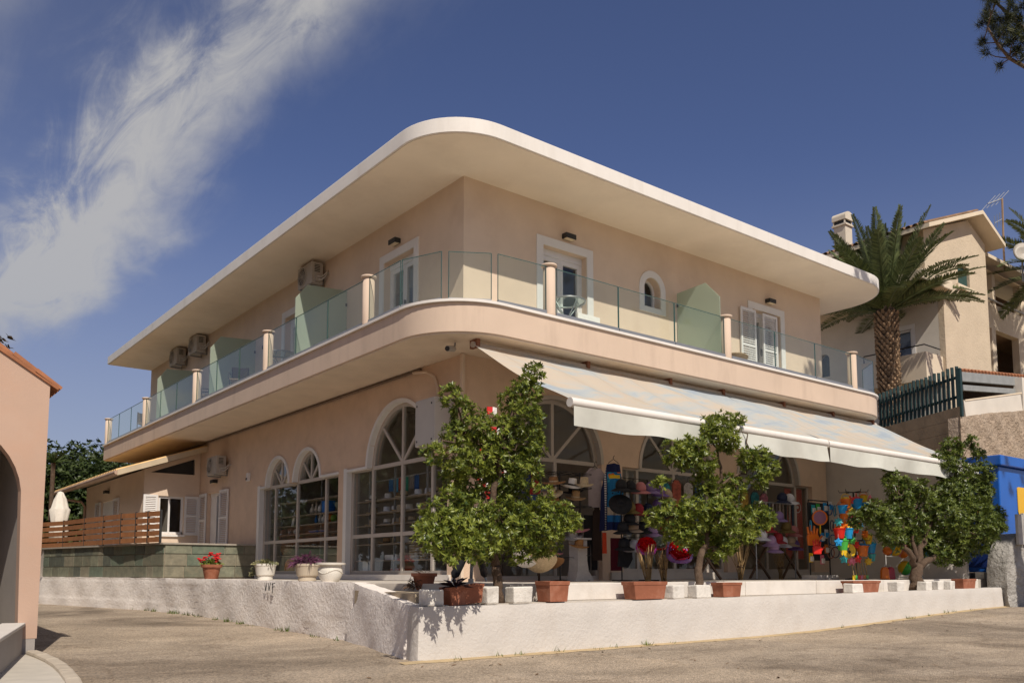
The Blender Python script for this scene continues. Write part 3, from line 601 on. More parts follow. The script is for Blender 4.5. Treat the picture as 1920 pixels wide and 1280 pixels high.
m.quad((-2.72,11.1,1.39),(-.01,11.1,1.39),(-.01,11.1,2.362),(-2.72,11.1,2.362)); m.build('mortar', mat('mortar', (.30,.25,.18), .9, .1), slw)
# slat fence
fen = thing('slat_fence', 'orange brown horizontal board fence with thin dark posts on the slate wall', 'fence')
FP = [(-4.5,20.6)]+[tuple(onZ(u, v, 2.41)[:2]) for u, v in ((117.8,1026),(157.5,1023.5),(193,1021.5),(226,1019.5),(253.7,1018.5),(276.6,1017.5),(300,1016.5))]
FB = mat('fence_board', (.30,.125,.050), .6, .2, 4, .08, 30, stain=(.22,.09,.04,.5), ss=3, streak=(1,1,6)); FP_ = mat('fence_post', (.03,.03,.03), .5)
for x, y in FP[1:]:
    m = MB(); m.box(x-.03,x+.03,y-.03,y+.03,2.41,3.36); m.build('post', FP_, fen)
for i in range(len(FP)-1):
    a, b = Vector((*FP[i],0)), Vector((*FP[i+1],0)); d = (b-a).normalized(); n = Vector((d.y,-d.x,0))*.02
    for k in range(5):
        z = 2.50+k*.19; m = MB(); m.bar(a+d*.04+n+Vector((0,0,z)), b-d*.04+n+Vector((0,0,z+rnd.uniform(-.004,.004))), .022, .145); m.build('board', FB, fen)
# annex
AX = thing('annex', 'low salmon annex with sloping pale tiled roof and white shutters', 'house')
AW_ = [(-1.42,2.88),(-1.42,4.22),(-.55,4.22),(-.55,2.88)]
fA = lambda p, d: (p[0], 16.45+d, p[1]); fB = lambda p, d: (-1.92+d, p[0], p[1])
CL = [(-1.72,5.02),(-.20,5.60),(-.20,5.02)]
m = MB(); m.plate([(-1.92,2.3),(-1.92,5.12),(-.01,5.83),(-.01,2.3)], [AW_, CL], fA, .2); m.build('wall', M['plaster'], AX)
DB = [(20.4,2.38),(20.4,4.32),(22.4,4.32),(22.4,2.38)]
m = MB(); m.plate([(16.66,2.3),(16.66,5.1),(25.0,5.1),(25.0,2.3)], [DB], fB, .2); m.build('wall', M['plaster'], AX)
m = MB(); m.box(-1.7,-.02,24.8,25.0,2.3,5.1); m.box(-1.0,-.95,16.7,24.7,2.3,5.1); m.build('wall', M['room'], AX)
m = MB(); m.prism([(-1.68,5.04),(-.22,5.58),(-.22,5.04)], fA, .08, .1); m.build('clerestory_pane', M['dark'], AX)
def roofz(x): return 4.93+(x+2.95)*.355
m = MB(); m.add([(-2.95,15.75,roofz(-2.95)),(-.005,15.75,roofz(0)),(-.005,25.8,roofz(0)),(-2.95,25.8,roofz(-2.95)),(-2.95,15.75,roofz(-2.95)-.13),(-.005,15.75,roofz(0)-.13),(-.005,25.8,roofz(0)-.13),(-2.95,25.8,roofz(-2.95)-.13)], [(0,1,2,3),(4,7,6,5),(0,4,5,1),(3,2,6,7),(0,3,7,4)]); rf = m.build('roof', mat('roof_deck', (.44,.33,.22), .8, .1), AX)
tm = MB(); n = 8
for xx, zz in ((-3.02, roofz(-3.02)), (-.02, roofz(-.02))):
    for k in range(n+1): a = math.pi*k/n; tm.v.append((xx, .085*math.cos(a), zz+.07*math.sin(a)))
    for k in range(n+1): a = math.pi*k/n; tm.v.append((xx, .07*math.cos(a), zz+.055*math.sin(a)))
q = n+1
for k in range(n): tm.f += [(k,k+1,2*q+k+1,2*q+k), (k,q+k,q+k+1,k+1)]
tme = tm.mesh('tile_row', M['yellowtile'], False)
for i in range(46): link(tme, 'tile_row', rf, (0, 15.84+i*.218, .004))
m = MB(); m.prism([(-2.98,roofz(-2.98)-.16),(-2.98,roofz(-2.98)+.03),(-.01,roofz(0)+.03),(-.01,roofz(0)-.16)], lambda p, d: (p[0], 15.70+d, p[1]), 0, .05); m.build('bargeboard', mat('cream_board', (.52,.42,.29), .7, .08), AX)
m = MB(); m.tube([(-3.0,15.72,4.86),(-3.0,25.7,4.86)], .075, 10); m.tube([(-3.0,25.2,4.82),(-2.9,25.15,4.62),(-2.1,25.0,4.5),(-1.98,24.95,4.3),(-1.98,24.95,2.4)], .05, 8); m.build('gutter', mat('gutter_pink', (.44,.30,.22), .6), AX, smooth=True, auto=True)
d = MB(); d.ring([AW_[0],AW_[1],AW_[2],AW_[3]], [(-1.34,2.96),(-1.34,4.14),(-.63,4.14),(-.63,2.96)], fA, .06, .13); d.box(-1.42,-.55,16.51,16.58,2.88,2.965); d.box(-1.06,-1.0,16.515,16.575,2.96,4.15); w = d.build('window', M['frame_w'], AX)
for a, b in ((-1.35,-1.04),(-1.02,-.62)): g = MB(); g.box(a,b,16.54,16.546,2.95,4.15); g.build('pane', M['glass'], w)
m = MB(); m.box(-1.5,-.5,16.38,16.46,2.80,2.87); m.build('sill', M['trim'], AX)
shutter(AX, -1.93, -1.45, 2.86, 4.24, lambda p, d: (p[0], 16.45+d, p[1]), -.05); shutter(AX, -.53, -.04, 2.86, 4.24, fA, -.05)
shutter(AX, 19.6, 20.4, 2.42, 4.34, fB, -.05); shutter(AX, 22.4, 23.2, 2.42, 4.34, fB, -.05)
m = MB(); m.box(-1.85,-1.8,20.4,22.4,2.4,4.32); m.build('door', M['frame_w'], AX)
lamp((-1.92,21.3,4.66), -R(90), 'black wall lamp under the annex eave'); 
t = thing('parasol', 'closed cream parasol standing behind the board fence', 'parasol', (-3.55,21.6,2.36))
m = MB(); m.lathe([(.30,.42),(.33,.75),(.28,1.1),(.36,1.55),(.30,1.62),(.22,1.95),(.10,2.2),(0,2.24)], n=24, wob=lambda a, r, z: .03*math.sin(a*7)); 
m.v = [(x*(1+.10*math.sin(math.atan2(y,x)*8)), y*(1+.10*math.sin(math.atan2(y,x)*8)), z) for x, y, z in m.v]; m.build('canopy', mat('canvas', (.68,.62,.54), .9, .08, 8), t, smooth=True)
m = MB(); m.tube([(0,0,0),(0,0,.5)], .03); m.lathe([(.25,0),(.25,.06),(.05,.08)], n=16); m.build('pole', M['alu'], t)

# ------------------------------------------------------------------ house at the left edge
PK = mat('peach_render', (.49,.335,.25), .85, .05, 1.0, .12, 50, stain=(.52,.31,.21,.4), ss=1.1)
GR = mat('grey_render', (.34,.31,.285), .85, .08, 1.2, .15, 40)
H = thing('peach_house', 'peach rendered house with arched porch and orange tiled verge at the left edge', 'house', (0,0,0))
hx, hy = -7.89, -.55
xr_, xl_ = hx, hx-6.5
zE, sl = 4.33, .62
fH = lambda p, d: (p[0], hy+d, p[1])
def hz(x): return zE+(xr_-x)*sl
apex = xr_-3.2
ahole = [(xr_-.245,.60)]+[(xr_-.30-1.1+1.1*math.cos(R(a))+.055*math.sin(R(a)), 2.55+1.15*math.sin(R(a))) for a in range(0, 181, 9)]+[(xr_-2.55,.60)]
outer = [(xr_,.60),(xr_,hz(xr_)),(apex,hz(apex)),(xl_,hz(apex)-(apex-xl_)*sl),(xl_,.60),(xr_-2.55,.60)]+ahole[::-1][1:]
m = MB(); m.prism(outer, fH, 0, .26); m.build('wall', PK, H)
# porch inside: side wall, back wall and ceiling
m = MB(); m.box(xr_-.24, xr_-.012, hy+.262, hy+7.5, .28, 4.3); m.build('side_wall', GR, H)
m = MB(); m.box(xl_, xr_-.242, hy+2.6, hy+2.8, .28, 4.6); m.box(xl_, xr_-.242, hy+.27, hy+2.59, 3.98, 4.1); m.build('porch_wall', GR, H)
m = MB(); m.box(xl_, xl_+.25, hy+.265, hy+7.5, .28, 4.3); m.box(xl_+.26, xr_-.25, hy+7.2, hy+7.5, .28, 4.6); m.build('side_wall', PK, H)
m = MB()
for s_ in (0, 1):
    x0, x1 = (xr_+.11, apex) if s_ == 0 else (xl_-.2, apex); z0, z1 = (hz(xr_)-.11*sl, hz(apex)) if s_ == 0 else (hz(apex)-(apex-xl_+.2)*sl, hz(apex))
    m.add([(x0,hy-.03,z0),(x1,hy-.03,z1),(x1,hy+7.8,z1),(x0,hy+7.8,z0),(x0,hy-.03,z0+.06),(x1,hy-.03,z1+.06),(x1,hy+7.8,z1+.06),(x0,hy+7.8,z0+.06)], [(0,1,2,3),(4,7,6,5),(0,4,5,1),(0,3,7,4),(3,2,6,7)])
hr = m.build('roof', M['rust'], H)
tl = MB(); n = 7
for t_, rr in ((0,.085),(1,.10)):
    for k in range(n+1): a = math.pi*k/n; tl.v.append((-.42*t_, rr*math.cos(a), rr*.8*math.sin(a)))
    for k in range(n+1): a = math.pi*k/n; tl.v.append((-.42*t_, (rr-.018)*math.cos(a), (rr-.018)*.8*math.sin(a)))
q = n+1
for k in range(n): tl.f += [(k,k+1,2*q+k+1,2*q+k), (k,q+k,q+k+1,k+1), (2*q+k,2*q+k+1,3*q+k+1,3*q+k), (q+k,3*q+k,3*q+k+1,q+k+1)]
tlm = tl.mesh('roof_tile', M['rust'], False)
ang = math.atan(sl)
for j in range(4):
    for i in range(9):
        x = xr_+.14-i*.36*math.cos(ang); link(tlm, 'roof_tile', hr, (x, hy+.06+j*.22, hz(x)+.03+(.014 if i%2 else 0)), (0, ang+R(rnd.uniform(1,4)), R(rnd.uniform(-2,2))))
m = MB(); m.box(xr_-.235, xr_-.02, hy+.005, hy+.30, .25, .598); m.build('pier_base', GR, H)
# low forecourt wall with white coping running to the viewer, and a kerb
m = MB(); p0, p1 = Vector((xr_-.30, hy+.02, 0)), Vector((xr_-1.15, hy-3.6, 0)); d = (p1-p0).normalized(); n_ = Vector((-d.y,d.x,0))*.12
def slabpoly(a, b, nn, z0, z1): return [a-nn+Vector((0,0,z0)), a+nn+Vector((0,0,z0)), b+nn+Vector((0,0,z0)), b-nn+Vector((0,0,z0)), a-nn+Vector((0,0,z1)), a+nn+Vector((0,0,z1)), b+nn+Vector((0,0,z1)), b-nn+Vector((0,0,z1))]
BF = [(0,3,2,1),(4,5,6,7),(0,1,5,4),(1,2,6,5),(2,3,7,6),(3,0,4,7)]
fw = thing('forecourt_wall', 'low grey wall with white coping in front of the peach porch', 'wall')
m.add(slabpoly(p0, p1, n_, .2, .78), BF); m.build('body', GR, fw)
m = MB(); m.add(slabpoly(p0, p1, n_*1.25, .782, .83), BF); m.build('coping', M['whitewall'], fw, bevel=.01)
kb = [(xr_-.06,hy-.1),(xr_-.05,hy-.8),(xr_-.06,hy-1.5),(xr_-.10,hy-2.2),(xr_-.17,hy-2.9),(xr_-.28,hy-3.8),(xr_-.5,hy-5.2)]
m = MB()
for i in range(len(kb)-1):
    a, b = Vector((*kb[i],0)), Vector((*kb[i+1],0)); dd = (b-a).normalized(); nn = Vector((-dd.y,dd.x,0))*.085; m.add(slabpoly(a-dd*.03, b+dd*.03, nn, .2, .44-.006*i), BF)
struct(m.build('kerb', mat('kerb_concrete', (.43,.37,.295), .9, .12, 4, .4, 25), bevel=.035))
pv = [kb[0]]+[(x-.08,y) for x,y in kb[1:]]+[(xr_-1.2,hy-5.2),(xr_-1.1,hy-3.6),(xr_-.35,hy-.1)]
flat('porch_pavement', pv, .385, mat('pavement', (.46,.42,.36), .9, .1, 3, .3, 30), .1)

# ------------------------------------------------------------------ awning
AWN = thing('shop_awning', 'long faded awning with cloudy blue and peach print and pale valance over the shop front', 'awning')
def awnmat():
    m = bpy.data.materials.new('awning_fabric'); nt, N, L, P = nodes_of(m); g = N.new('ShaderNodeNewGeometry')
    mp = N.new('ShaderNodeMapping'); mp.inputs['Scale'].default_value = (.34,.9,.6); mp.inputs['Rotation'].default_value = (0,0,R(24)); L.new(g.outputs['Position'], mp.inputs[0])
    n = N.new('ShaderNodeTexNoise'); n.inputs['Scale'].default_value = 1.3; n.inputs['Detail'].default_value = 8; n.inputs['Roughness'].default_value = .62; n.inputs['Distortion'].default_value = .7; L.new(mp.outputs[0], n.inputs['Vector'])
    r = N.new('ShaderNodeValToRGB'); L.new(n.outputs[0], r.inputs[0]); e = r.color_ramp.elements
    e[0].position, e[0].color = .33, (.40,.47,.54,1); e[1].position, e[1].color = .70, (.60,.505,.39,1)
    for p, c in ((.43,(.51,.545,.545,1)), (.50,(.60,.55,.475,1)), (.56,(.635,.54,.43,1)), (.62,(.61,.55,.455,1))): q = e.new(p); q.color = c
    sx = N.new('ShaderNodeSeparateXYZ'); L.new(g.outputs['Position'], sx.inputs[0]); fm_ = N.new('ShaderNodeMath'); fm_.operation = 'PINGPONG'; L.new(sx.outputs['X'], fm_.inputs[0]); fm_.inputs[1].default_value = .6
    sm = N.new('ShaderNodeMapRange'); sm.inputs['From Min'].default_value = .0; sm.inputs['From Max'].default_value = .02; sm.inputs['To Min'].default_value = .72; L.new(fm_.outputs[0], sm.inputs['Value'])
    vm_ = N.new('ShaderNodeVectorMath'); vm_.operation = 'SCALE'; L.new(r.outputs[0], vm_.inputs[0]); L.new(sm.outputs[0], vm_.inputs['Scale'])
    tl = N.new('ShaderNodeBsdfTranslucent'); L.new(vm_.outputs[0], tl.inputs[0]); L.new(vm_.outputs[0], P.inputs['Base Color']); P.inputs['Roughness'].default_value = .85
    ms = N.new('ShaderNodeMixShader'); ms.inputs[0].default_value = .28; L.new(P.outputs[0], ms.inputs[1]); L.new(tl.outputs[0], ms.inputs[2]); L.new(ms.outputs[0], N['Material Output'].inputs[0]); return m
AM = awnmat(); VM = mat('valance_fabric', (.58,.58,.52), .9, .06, 3, stain=(.50,.48,.42,.5), ss=2)
for (a, b) in ((-.55,7.18),(7.26,14.7)):
    def fab(u, v, a=a, b=b):
        x = a+(b-a)*u; y = -1.12-(3.98-1.12)*v; z = 6.06+(4.50-6.06)*v-.13*math.sin(math.pi*v)*(.5+.5*math.sin(math.pi*u))+.03*math.sin(u*40)*math.sin(math.pi*v)+.025*math.sin(u*13-3*v)*math.sin(math.pi*v)+.012*math.sin(u*70+9*v)*v
        return (x, y, z+.008*(x/7))
    m = MB(); m.grid(60, 20, fab); m.build('canopy', AM, AWN, smooth=True, fix=False)
    m = MB(); m.tube([(a-.02,-4.0,4.44),(b+.02,-4.0,4.45)], .085, 14); m.build('front_bar', M['white'], AWN, smooth=True, auto=True)
    m = MB(); m.grid(90, 5, lambda u, v: (a+.02+(b-a-.04)*u, -4.06+.05*v*math.sin(u*17)+.02*v*math.sin(u*41), 4.37-v*(.34+.015*math.sin(u*9))+.012*math.sin(u*31)*v)); m.build('valance', VM, AWN, smooth=True, fix=False)
    for xx in (a+1.2, b-1.2):
        m = MB(); m.bar((xx,-1.15,5.9), (xx+.5,-2.5,5.1), .05, .06); m.bar((xx+.5,-2.5,5.1), (xx,-3.95,4.45), .05, .06); m.build('folding_arm', M['frame'], AWN)
m = MB(); m.tube([(-.55,-1.1,6.06),(14.7,-1.1,6.06)], .06, 10); m.build('roller', M['frame'], AWN)
for x in (-.5,2.5,5.2,7.2,9.8,12.2,14.4): m = MB(); m.box(x,x+.08,-1.2,-.95,6.0,6.168); m.build('bracket', mat('rusty_steel', (.22,.09,.05), .8, .3, 10), AWN)
# ------------------------------------------------------------------ right-hand hillside
BC = mat('board_concrete', (.30,.22,.135), .95, .2, 1.2, .7, 12, bd=.05, stain=(.13,.105,.07,.7), ss=1.2, streak=(1,1,.35))
RS = mat('rough_stone', (.40,.31,.23), .95, .25, 2.5, 1.0, 7, bd=.15, stain=(.22,.17,.12,.5), ss=2)
RWp = [(34.0,13.0),(29.95,7.0),(27.3,2.05)]
t = thing('hill_wall', 'brown board-marked concrete retaining wall under the green fence', 'wall')
for i in range(2):
    a, b = RWp[i], RWp[i+1]
    for k in range(9):
        z0 = 8.62-.52*(k+1); m = MB(); o = rnd.uniform(-.03,.03); m.add(slabpoly(Vector((a[0]+.15+o,a[1],0)), Vector((b[0]+.15+o,b[1],0)), Vector((.18,.08,0)), z0+.006, z0+.515), BF); m.build('board_course', BC, t)
lumpy_wall('stone_wall', [(27.32,2.0,8.15,1.0),(30.5,1.95,8.7,1.0),(36.0,1.9,9.5,1.0),(44,1.8,10,1.0)], RS, .13, .5, 34, .22, 'rough brown stone wall above the blue booth', 'wall', 0)
struct(MB().prism([(27.7,2.3),(30.3,6.9),(34.3,12.9),(40,45),(120,45),(120,2.3)], up, 3.0, 8.30).build('hill_terrace', mat('hill_soil', (.20,.17,.10), .95, .3, 1, .5, 10)))
lumpy_wall('side_wall', [(13.74,.5,5.7,1.0),(14.2,-1.4,5.45,1.0),(14.72,-3.6,4.28,1.0)], mat('side_white', (.60,.55,.50), .85, .07, 1.4, .3, 22, stain=(.45,.40,.35,.5), ss=1.2), .012, .25, 8, .2, 'tall pale painted wall closing the terrace under the awning end', 'wall', 0)
# picket fence
GF = mat('fence_green', (.012,.035,.035), .55, .2, 6)
pf = thing('picket_fence', 'dark green picket fence below the palm on the concrete wall', 'fence')
fa, fb_ = Vector((30.25,7.1,0)), Vector((27.5,2.1,0))
for k in range(20):
    p = fa.lerp(fb_, k/19); m = MB(); h = rnd.uniform(-.03,.03); m.bar(p+Vector((0,0,8.55)), p+Vector((rnd.uniform(-.02,.02),0,10.42+h)), .13, .05, (.48,.87,0)); m.build('picket', GF, pf)
for z in (9.1, 9.95): m = MB(); m.bar(fa+Vector((.05,-.03,z)), fb_+Vector((.05,-.03,z)), .05, .12); m.build('rail', GF, pf)
m = MB(); m.bar(fb_+Vector((-.05,-.1,8.2)), fb_+Vector((-.05,-.1,10.3)), .17); m.build('post', GF, pf)
# neighbouring house on the hill
NH = thing('hillside_house', 'cream rendered house with gable, shaded balconies and tiled roof behind the palm', 'house')
CR = mat('cream_render', (.56,.46,.34), .9, .06, 1, .7, 9, bd=.04); CS = mat('cream_smooth', (.68,.57,.43), .85, .06, 1, .1, 20); SH = mat('grey_wall', (.62,.57,.50), .85, .07, 1, .15, 20)
gy = 5.83
fN = lambda p, d: (p[0], gy+d, p[1]); fM = lambda p, d: (34.75+d, p[0], p[1])
WN = rect(36.55,37.95,17.0,18.15)
m = MB(); m.plate([(32.9,16.1),(32.9,19.1),(38.1,20.95),(40.1,20.05),(40.1,8.2),(34.75,8.2),(34.75,16.1)], [WN], fN, .3); m.build('wall', CR, NH)
AWs = [[(15.05,12.9)]+arc(14.7,13.9,.35,0,180,10)+[(14.35,12.9)], [(13.2,12.9)]+arc(12.85,13.9,.35,0,180,10)+[(12.5,12.9)]]
DN = rect(7.6,8.75,11.6,14.6)
m = MB(); m.plate([(6.14,8.2),(6.14,16.1),(20,16.1),(20,8.2)], [DN]+[a for a in AWs], fM, .3); m.build('wall', SH, NH)
m = MB(); m.box(32.9,33.2,6.14,18,16.1,19.0); m.box(39.8,40.1,6.14,20,8.2,19.9); m.build('wall', CS, NH)
m = MB(); m.box(31.5,34.74,5.3,15.2,16.1,16.6); m.build('balcony_slab', CS, NH, bevel=.05)
m = MB(); m.box(32.9,34.74,6.0,9.5,11.3,11.6); m.box(32.9,33.1,6.0,9.5,11.6,12.75); m.box(33.1,34.74,6.0,6.2,11.6,12.75); m.build('balcony_parapet', CS, NH)
m = MB(); m.tube([(33,9.4,12.75),(33,9.4,13.15),(33,6.1,13.15),(34.7,6.1,13.15)], .035, 6); m.build('handrail', M['dark'], NH)
for a in AWs:
    g = MB(); g.prism([(p[0],p[1]) for p in a], fM, .15, .17); g.build('pane', M['glass'], NH)
    g = MB(); g.prism([(p[0],p[1]) for p in a], fM, .35, .37); g.build('curtain', M['dark'], NH)
d = MB(); d.ring(DN, rect(7.7,8.65,11.7,14.5), fM, .08, .16); d.ring([(7.4,11.6),(7.4,14.85),(8.95,14.85),(8.95,11.6)], [(7.6,11.6),(7.6,14.6),(8.75,14.6),(8.75,11.6)], fM, -.03, .1); w = d.build('door', M['frame_w'], NH); g = MB(); g.prism(rect(7.7,8.65,11.7,14.5), fM, .12, .13); g.build('pane', M['glass'], w); g = MB(); g.prism(rect(7.6,8.75,11.6,14.6), fM, .4, .42); g.build('curtain', mat('blue_curtain', (.10,.13,.22), .8), w)
g = MB(); g.prism(rect(36.6,37.9,17.05,18.1), fN, .12, .15); g.build('shutter', mat('green_shutter', (.03,.07,.06), .6), NH)
m = MB(); m.box(36.3,38.2,gy-.12,gy-.002,16.75,16.98); m.build('sill', CS, NH); 
# roofs
def roofslab(pts, z, th, name, mt, par): m = MB(); n = len(pts); m.add([(p[0],p[1],q) for p,q in zip(pts,z)]+[(p[0],p[1],q-th) for p,q in zip(pts,z)], [tuple(range(n)), tuple(range(n,2*n))[::-1]]+[(i,(i+1)%n,n+(i+1)%n,n+i) for i in range(n)]); return m.build(name, mt, par)
NR = roofslab([(32.0,gy-.75),(38.3,gy-.75),(38.3,20),(32.0,20)], [19.02,21.35,21.35,19.02], .22, 'roof', CS, NH); roofslab([(38.3,gy-.75),(41.0,gy-.75),(41.0,20),(38.3,20)], [21.35,20.1,20.1,21.35], .22, 'roof', CS, NH)
tm2 = MB(); n = 6
for s_ in range(2):
    for k in range(n+1): a = math.pi*k/n; tm2.v.append((6.3*s_, .15*math.cos(a), 2.33*s_+.13*math.sin(a)))
for k in range(n): tm2.f.append((k,k+1,n+2+k,n+1+k))
DT = mat('brown_roof_tile', (.20,.12,.07), .9, .3, 2, island=.3); tm2e = tm2.mesh('tile_row', DT)
for i in range(40): link(tm2e, 'tile_row', NR, (31.95, gy-.4+i*.36, 19.04))
# chimney
cb = at(1582,472,49); K = .66
def cbox(o, h, z0, z1): return MB().box(cb.x-h*K, cb.x+h*K, cb.y-h*K, cb.y+h*K, z0, z1)
CHW = mat('chimney_render', (.62,.55,.45), .9, .08, 2, stain=(.40,.34,.27,.5), ss=2)
ch = cbox(0, .55, 18.5, cb.z+1.45); ch.box(cb.x-.68*K,cb.x+.68*K,cb.y-.68*K,cb.y+.68*K,cb.z+1.45,cb.z+1.55); c = ch.build('chimney', CHW, NH)
cbox(0, .5, cb.z+1.552, cb.z+1.83).build('flue_opening', M['dark'], c)
ch = MB(); ch.prism([(-.66*K,1.80),(.66*K,1.80),(.66*K,2.0)]+[(.66*K*math.cos(R(a)),2.0+.45*K*math.sin(R(a))) for a in range(15,180,15)]+[(-.66*K,2.0)], lambda p, d: (cb.x+p[0], cb.y+d, cb.z+p[1]), -.66*K, .66*K)
for sx_ in (-.55,.55):
    for sy_ in (-.55,.5): ch.box(cb.x+sx_*K-.04,cb.x+sx_*K+.04,cb.y+sy_*K,cb.y+sy_*K+.06,cb.z+1.55,cb.z+1.81)
ch.build('chimney_cap', CHW, c)
# right wing with loggias
wy = 6.97
fW = lambda p, d: (p[0], wy+d, p[1])
m = MB(); m.plate([(40.12,8.2),(40.12,19.6),(56,19.6),(56,8.2)], [rect(40.6,43.2,11.0,16.0), rect(43.75,47,11.0,16.0), rect(40.6,43.6,17.55,19.5), rect(44.0,47.6,17.55,19.5)], fW, .4); m.build('loggia_front', CS, NH)
m = MB(); m.box(40.2,56,wy+2.2,wy+2.4,8.2,19.8); m.box(40.2,56,wy+.41,wy+2.19,16.1,16.4); m.build('loggia_wall', mat('brown_render', (.30,.20,.13), .9), NH)
m = MB(); m.tube([(40.3,wy-.05,17.75),(56,wy-.05,17.75)], .06, 6); m.build('handrail', M['alu'], NH)
roofslab([(39.6,wy-.9),(56,wy-.9),(56,wy+6),(39.6,wy+6)], [19.85,19.85,22,22], .2, 'roof', CS, NH)
m = MB(); m.tube([(40.05,wy-.25,19.6),(40.05,wy-.25,8.3)], .07, 6); m.build('downpipe', CS, NH)
# roof aerial and dish
t = thing('tv_aerial', 'tall rusty television aerial mast above the hillside house', 'aerial'); a0 = at(1882,470,50); a1 = at(1879,372,50)
m = MB(); m.tube([(a0.x,a0.y,19.5), a0, a1], .06, 6); m.build('mast', mat('rust_mast', (.30,.20,.13), .8, .2), t)
m = MB(); e = at(1852,382,50); m.bar(a1, e, .05)
for k in range(4): p = a1.lerp(e, k/3.2); m.bar(p+Vector((-.2,.3,-.35)), p+Vector((.25,-.3,.45)), .03)
p = at(1880,410,50); q = at(1865,418,50); m.bar(p, q, .04); [m.bar(p.lerp(q,k/3)+Vector((0,0,-.35)), p.lerp(q,k/3)+Vector((0,0,.45)), .025) for k in range(1,4)]; m.build('elements', M['alu'], t)
t = thing('satellite_dish', 'grey satellite dish at the right edge beside the aerial', 'dish', at(1917,476,48), R(-40)); m = MB(); m.lathe([(0,.0),(.35,.05),(.6,.16),(.62,.17),(.35,.08),(0,.03)], n=20); o = m.build('reflector', M['acwhite'], t, smooth=True); o.rotation_euler = (R(80),0,0)
m = MB(); m.tube([(0,.05,0),(0,.1,-1.6)], .05, 6); m.build('pole', M['alu'], t)
# car port below the house
CPt = thing('carport', 'dark car port with grey beam and ragged orange tile edge above the stone wall', 'shed'); A0, B0 = at(1800,706,38.2), at(1935,718,42.5)
m = MB(); m.bar(A0, B0, .2, .42); m.bar(A0+Vector((.05,0,-.5)), B0+Vector((.05,0,-.5)), .2, .25); m.build('beam', mat('blue_grey_paint', (.26,.27,.27), .7, .1), CPt)
m = MB(); dA = Vector((3.2,1.6,.5)); m.add([A0+Vector((0,0,.22)), B0+Vector((0,0,.22)), B0+dA, A0+dA, A0+Vector((0,0,.32)), B0+Vector((0,0,.32)), B0+dA+Vector((0,0,.1)), A0+dA+Vector((0,0,.1))], BF); m.build('roof', M['rust'], CPt)
for k in range(22):
    p = A0.lerp(B0, (k+.5)/22); m = MB(); m.tube([p+Vector((-.1,0,.3)), p+Vector((.6,.1,.42))], .075, 6); m.build('roof_tile', M['rust'], CPt)
m = MB(); m.add([A0+dA+Vector((0,0,-3)), B0+dA+Vector((0,0,-3)), B0+dA, A0+dA], [(0,1,2,3)]); m.build('back_wall', mat('brown_dark', (.12,.08,.05), .9), CPt)
a, b = at(1806,752,37.6), at(1912,738,41.0); m = MB(); m.bar(a+Vector((0,0,-.6)), b+Vector((0,0,-.6)), .15, 1.2); m.build('parapet', SH, CPt); m = MB(); m.bar(a+Vector((0,0,.03)), b+Vector((0,0,.03)), .2, .07); m.build('parapet_coping', CS, CPt)
m = MB(); p = at(1912,728,41.2); m.box(p.x-.2,p.x+.2,p.y-.2,p.y+.2,8.2,p.z+.5); m.build('post', SH, CPt)
# cash machine booth
AT = thing('cash_machine_booth', 'bright blue booth with yellow panel at the right edge', 'booth'); BL = mat('booth_blue', (.012,.11,.46), .35, .04, 2, coat=.3); BN = mat('booth_navy', (.012,.035,.17), .4, .05, 2)
bx, by = 16.15, -4.0
m = MB(); m.box(bx, bx+3.4, by, by+2.2, 1.55, 4.62); m.build('body', BL, AT, bevel=.03)
m = MB(); m.box(bx-.16, bx+3.5, by-.14, by+2.3, 4.63, 4.93); m.build('roof', BL, AT, bevel=.03)
m = MB(); m.box(bx-.012, bx-.002, by+.25, by+1.9, 1.7, 4.4); m.build('side_panel', BN, AT)
m = MB(); m.prism([(1.80+.1*math.cos(R(a))+(0 if 90<a<270 else .9), 3.62+.1*math.sin(R(a))+(.36 if a<180 else -.28)) for a in (0,30,60,89,91,120,150,179,181,210,240,269,271,300,330,359)], lambda p, d: (bx-.55+p[0], by+d, p[1]), -.02, -.004); m.build('yellow_panel', mat('booth_yellow', (.75,.42,.02), .4, .03), AT)
cu = bpy.data.curves.new('lettering', 'FONT'); cu.body = 'ATM'; cu.size = .34; cu.extrude = .004; cu.align_x = 'CENTER'
tx = bpy.data.objects.new('lettering', cu); dep = bpy.context.evaluated_depsgraph_get(); COL.objects.link(tx); dep.update(); me = bpy.data.meshes.new_from_object(tx.evaluated_get(dep)); bpy.data.objects.remove(tx)
me.materials.clear(); me.materials.append(mat('orange_letter', (.72,.33,.05), .5, .02)); link(me, 'lettering', AT, (bx-.02, by+.75, 3.25), (R(90),0,R(-90)))
m = MB(); m.box(bx-.03, bx-.013, by+1.3, by+1.36, 2.0, 4.0); m.build('door_frame', M['frame_w'], AT)
m = MB(); m.box(bx-.1, bx+3.4, by-.1, by+2.2, .3, 1.545); m.build('base', mat('dark_stone', (.06,.058,.055), .8, .4, 14, .3, 20), AT)
GS = mat('grey_rough_stone', (.36,.34,.31), .95, .25, 3, 1, 8, bd=.1, stain=(.24,.225,.20,.5), ss=2.5)
lumpy_wall('stone_pier', [(14.50,-4.72,1.6,.5),(14.62,-4.76,2.05,.5),(14.85,-4.82,2.45,.5),(15.2,-4.88,2.62,.5),(18.5,-5.0,2.62,.5)], GS, .05, .6, 14, .12, 'rough grey stone pier at the right end of the white wall', 'wall', .03)
t = thing('weathered_boards', 'weathered grey boards standing on the stone pier by the booth', 'boards', (0,0,0))
for k in range(8): m = MB(); m.box(14.88+k*.36,14.88+k*.36+.33,-4.93,-4.86,2.3,3.12+.04*(k%2)); m.build('board', mat('grey_board', (.42,.40,.37), .85, .2, 6), t)

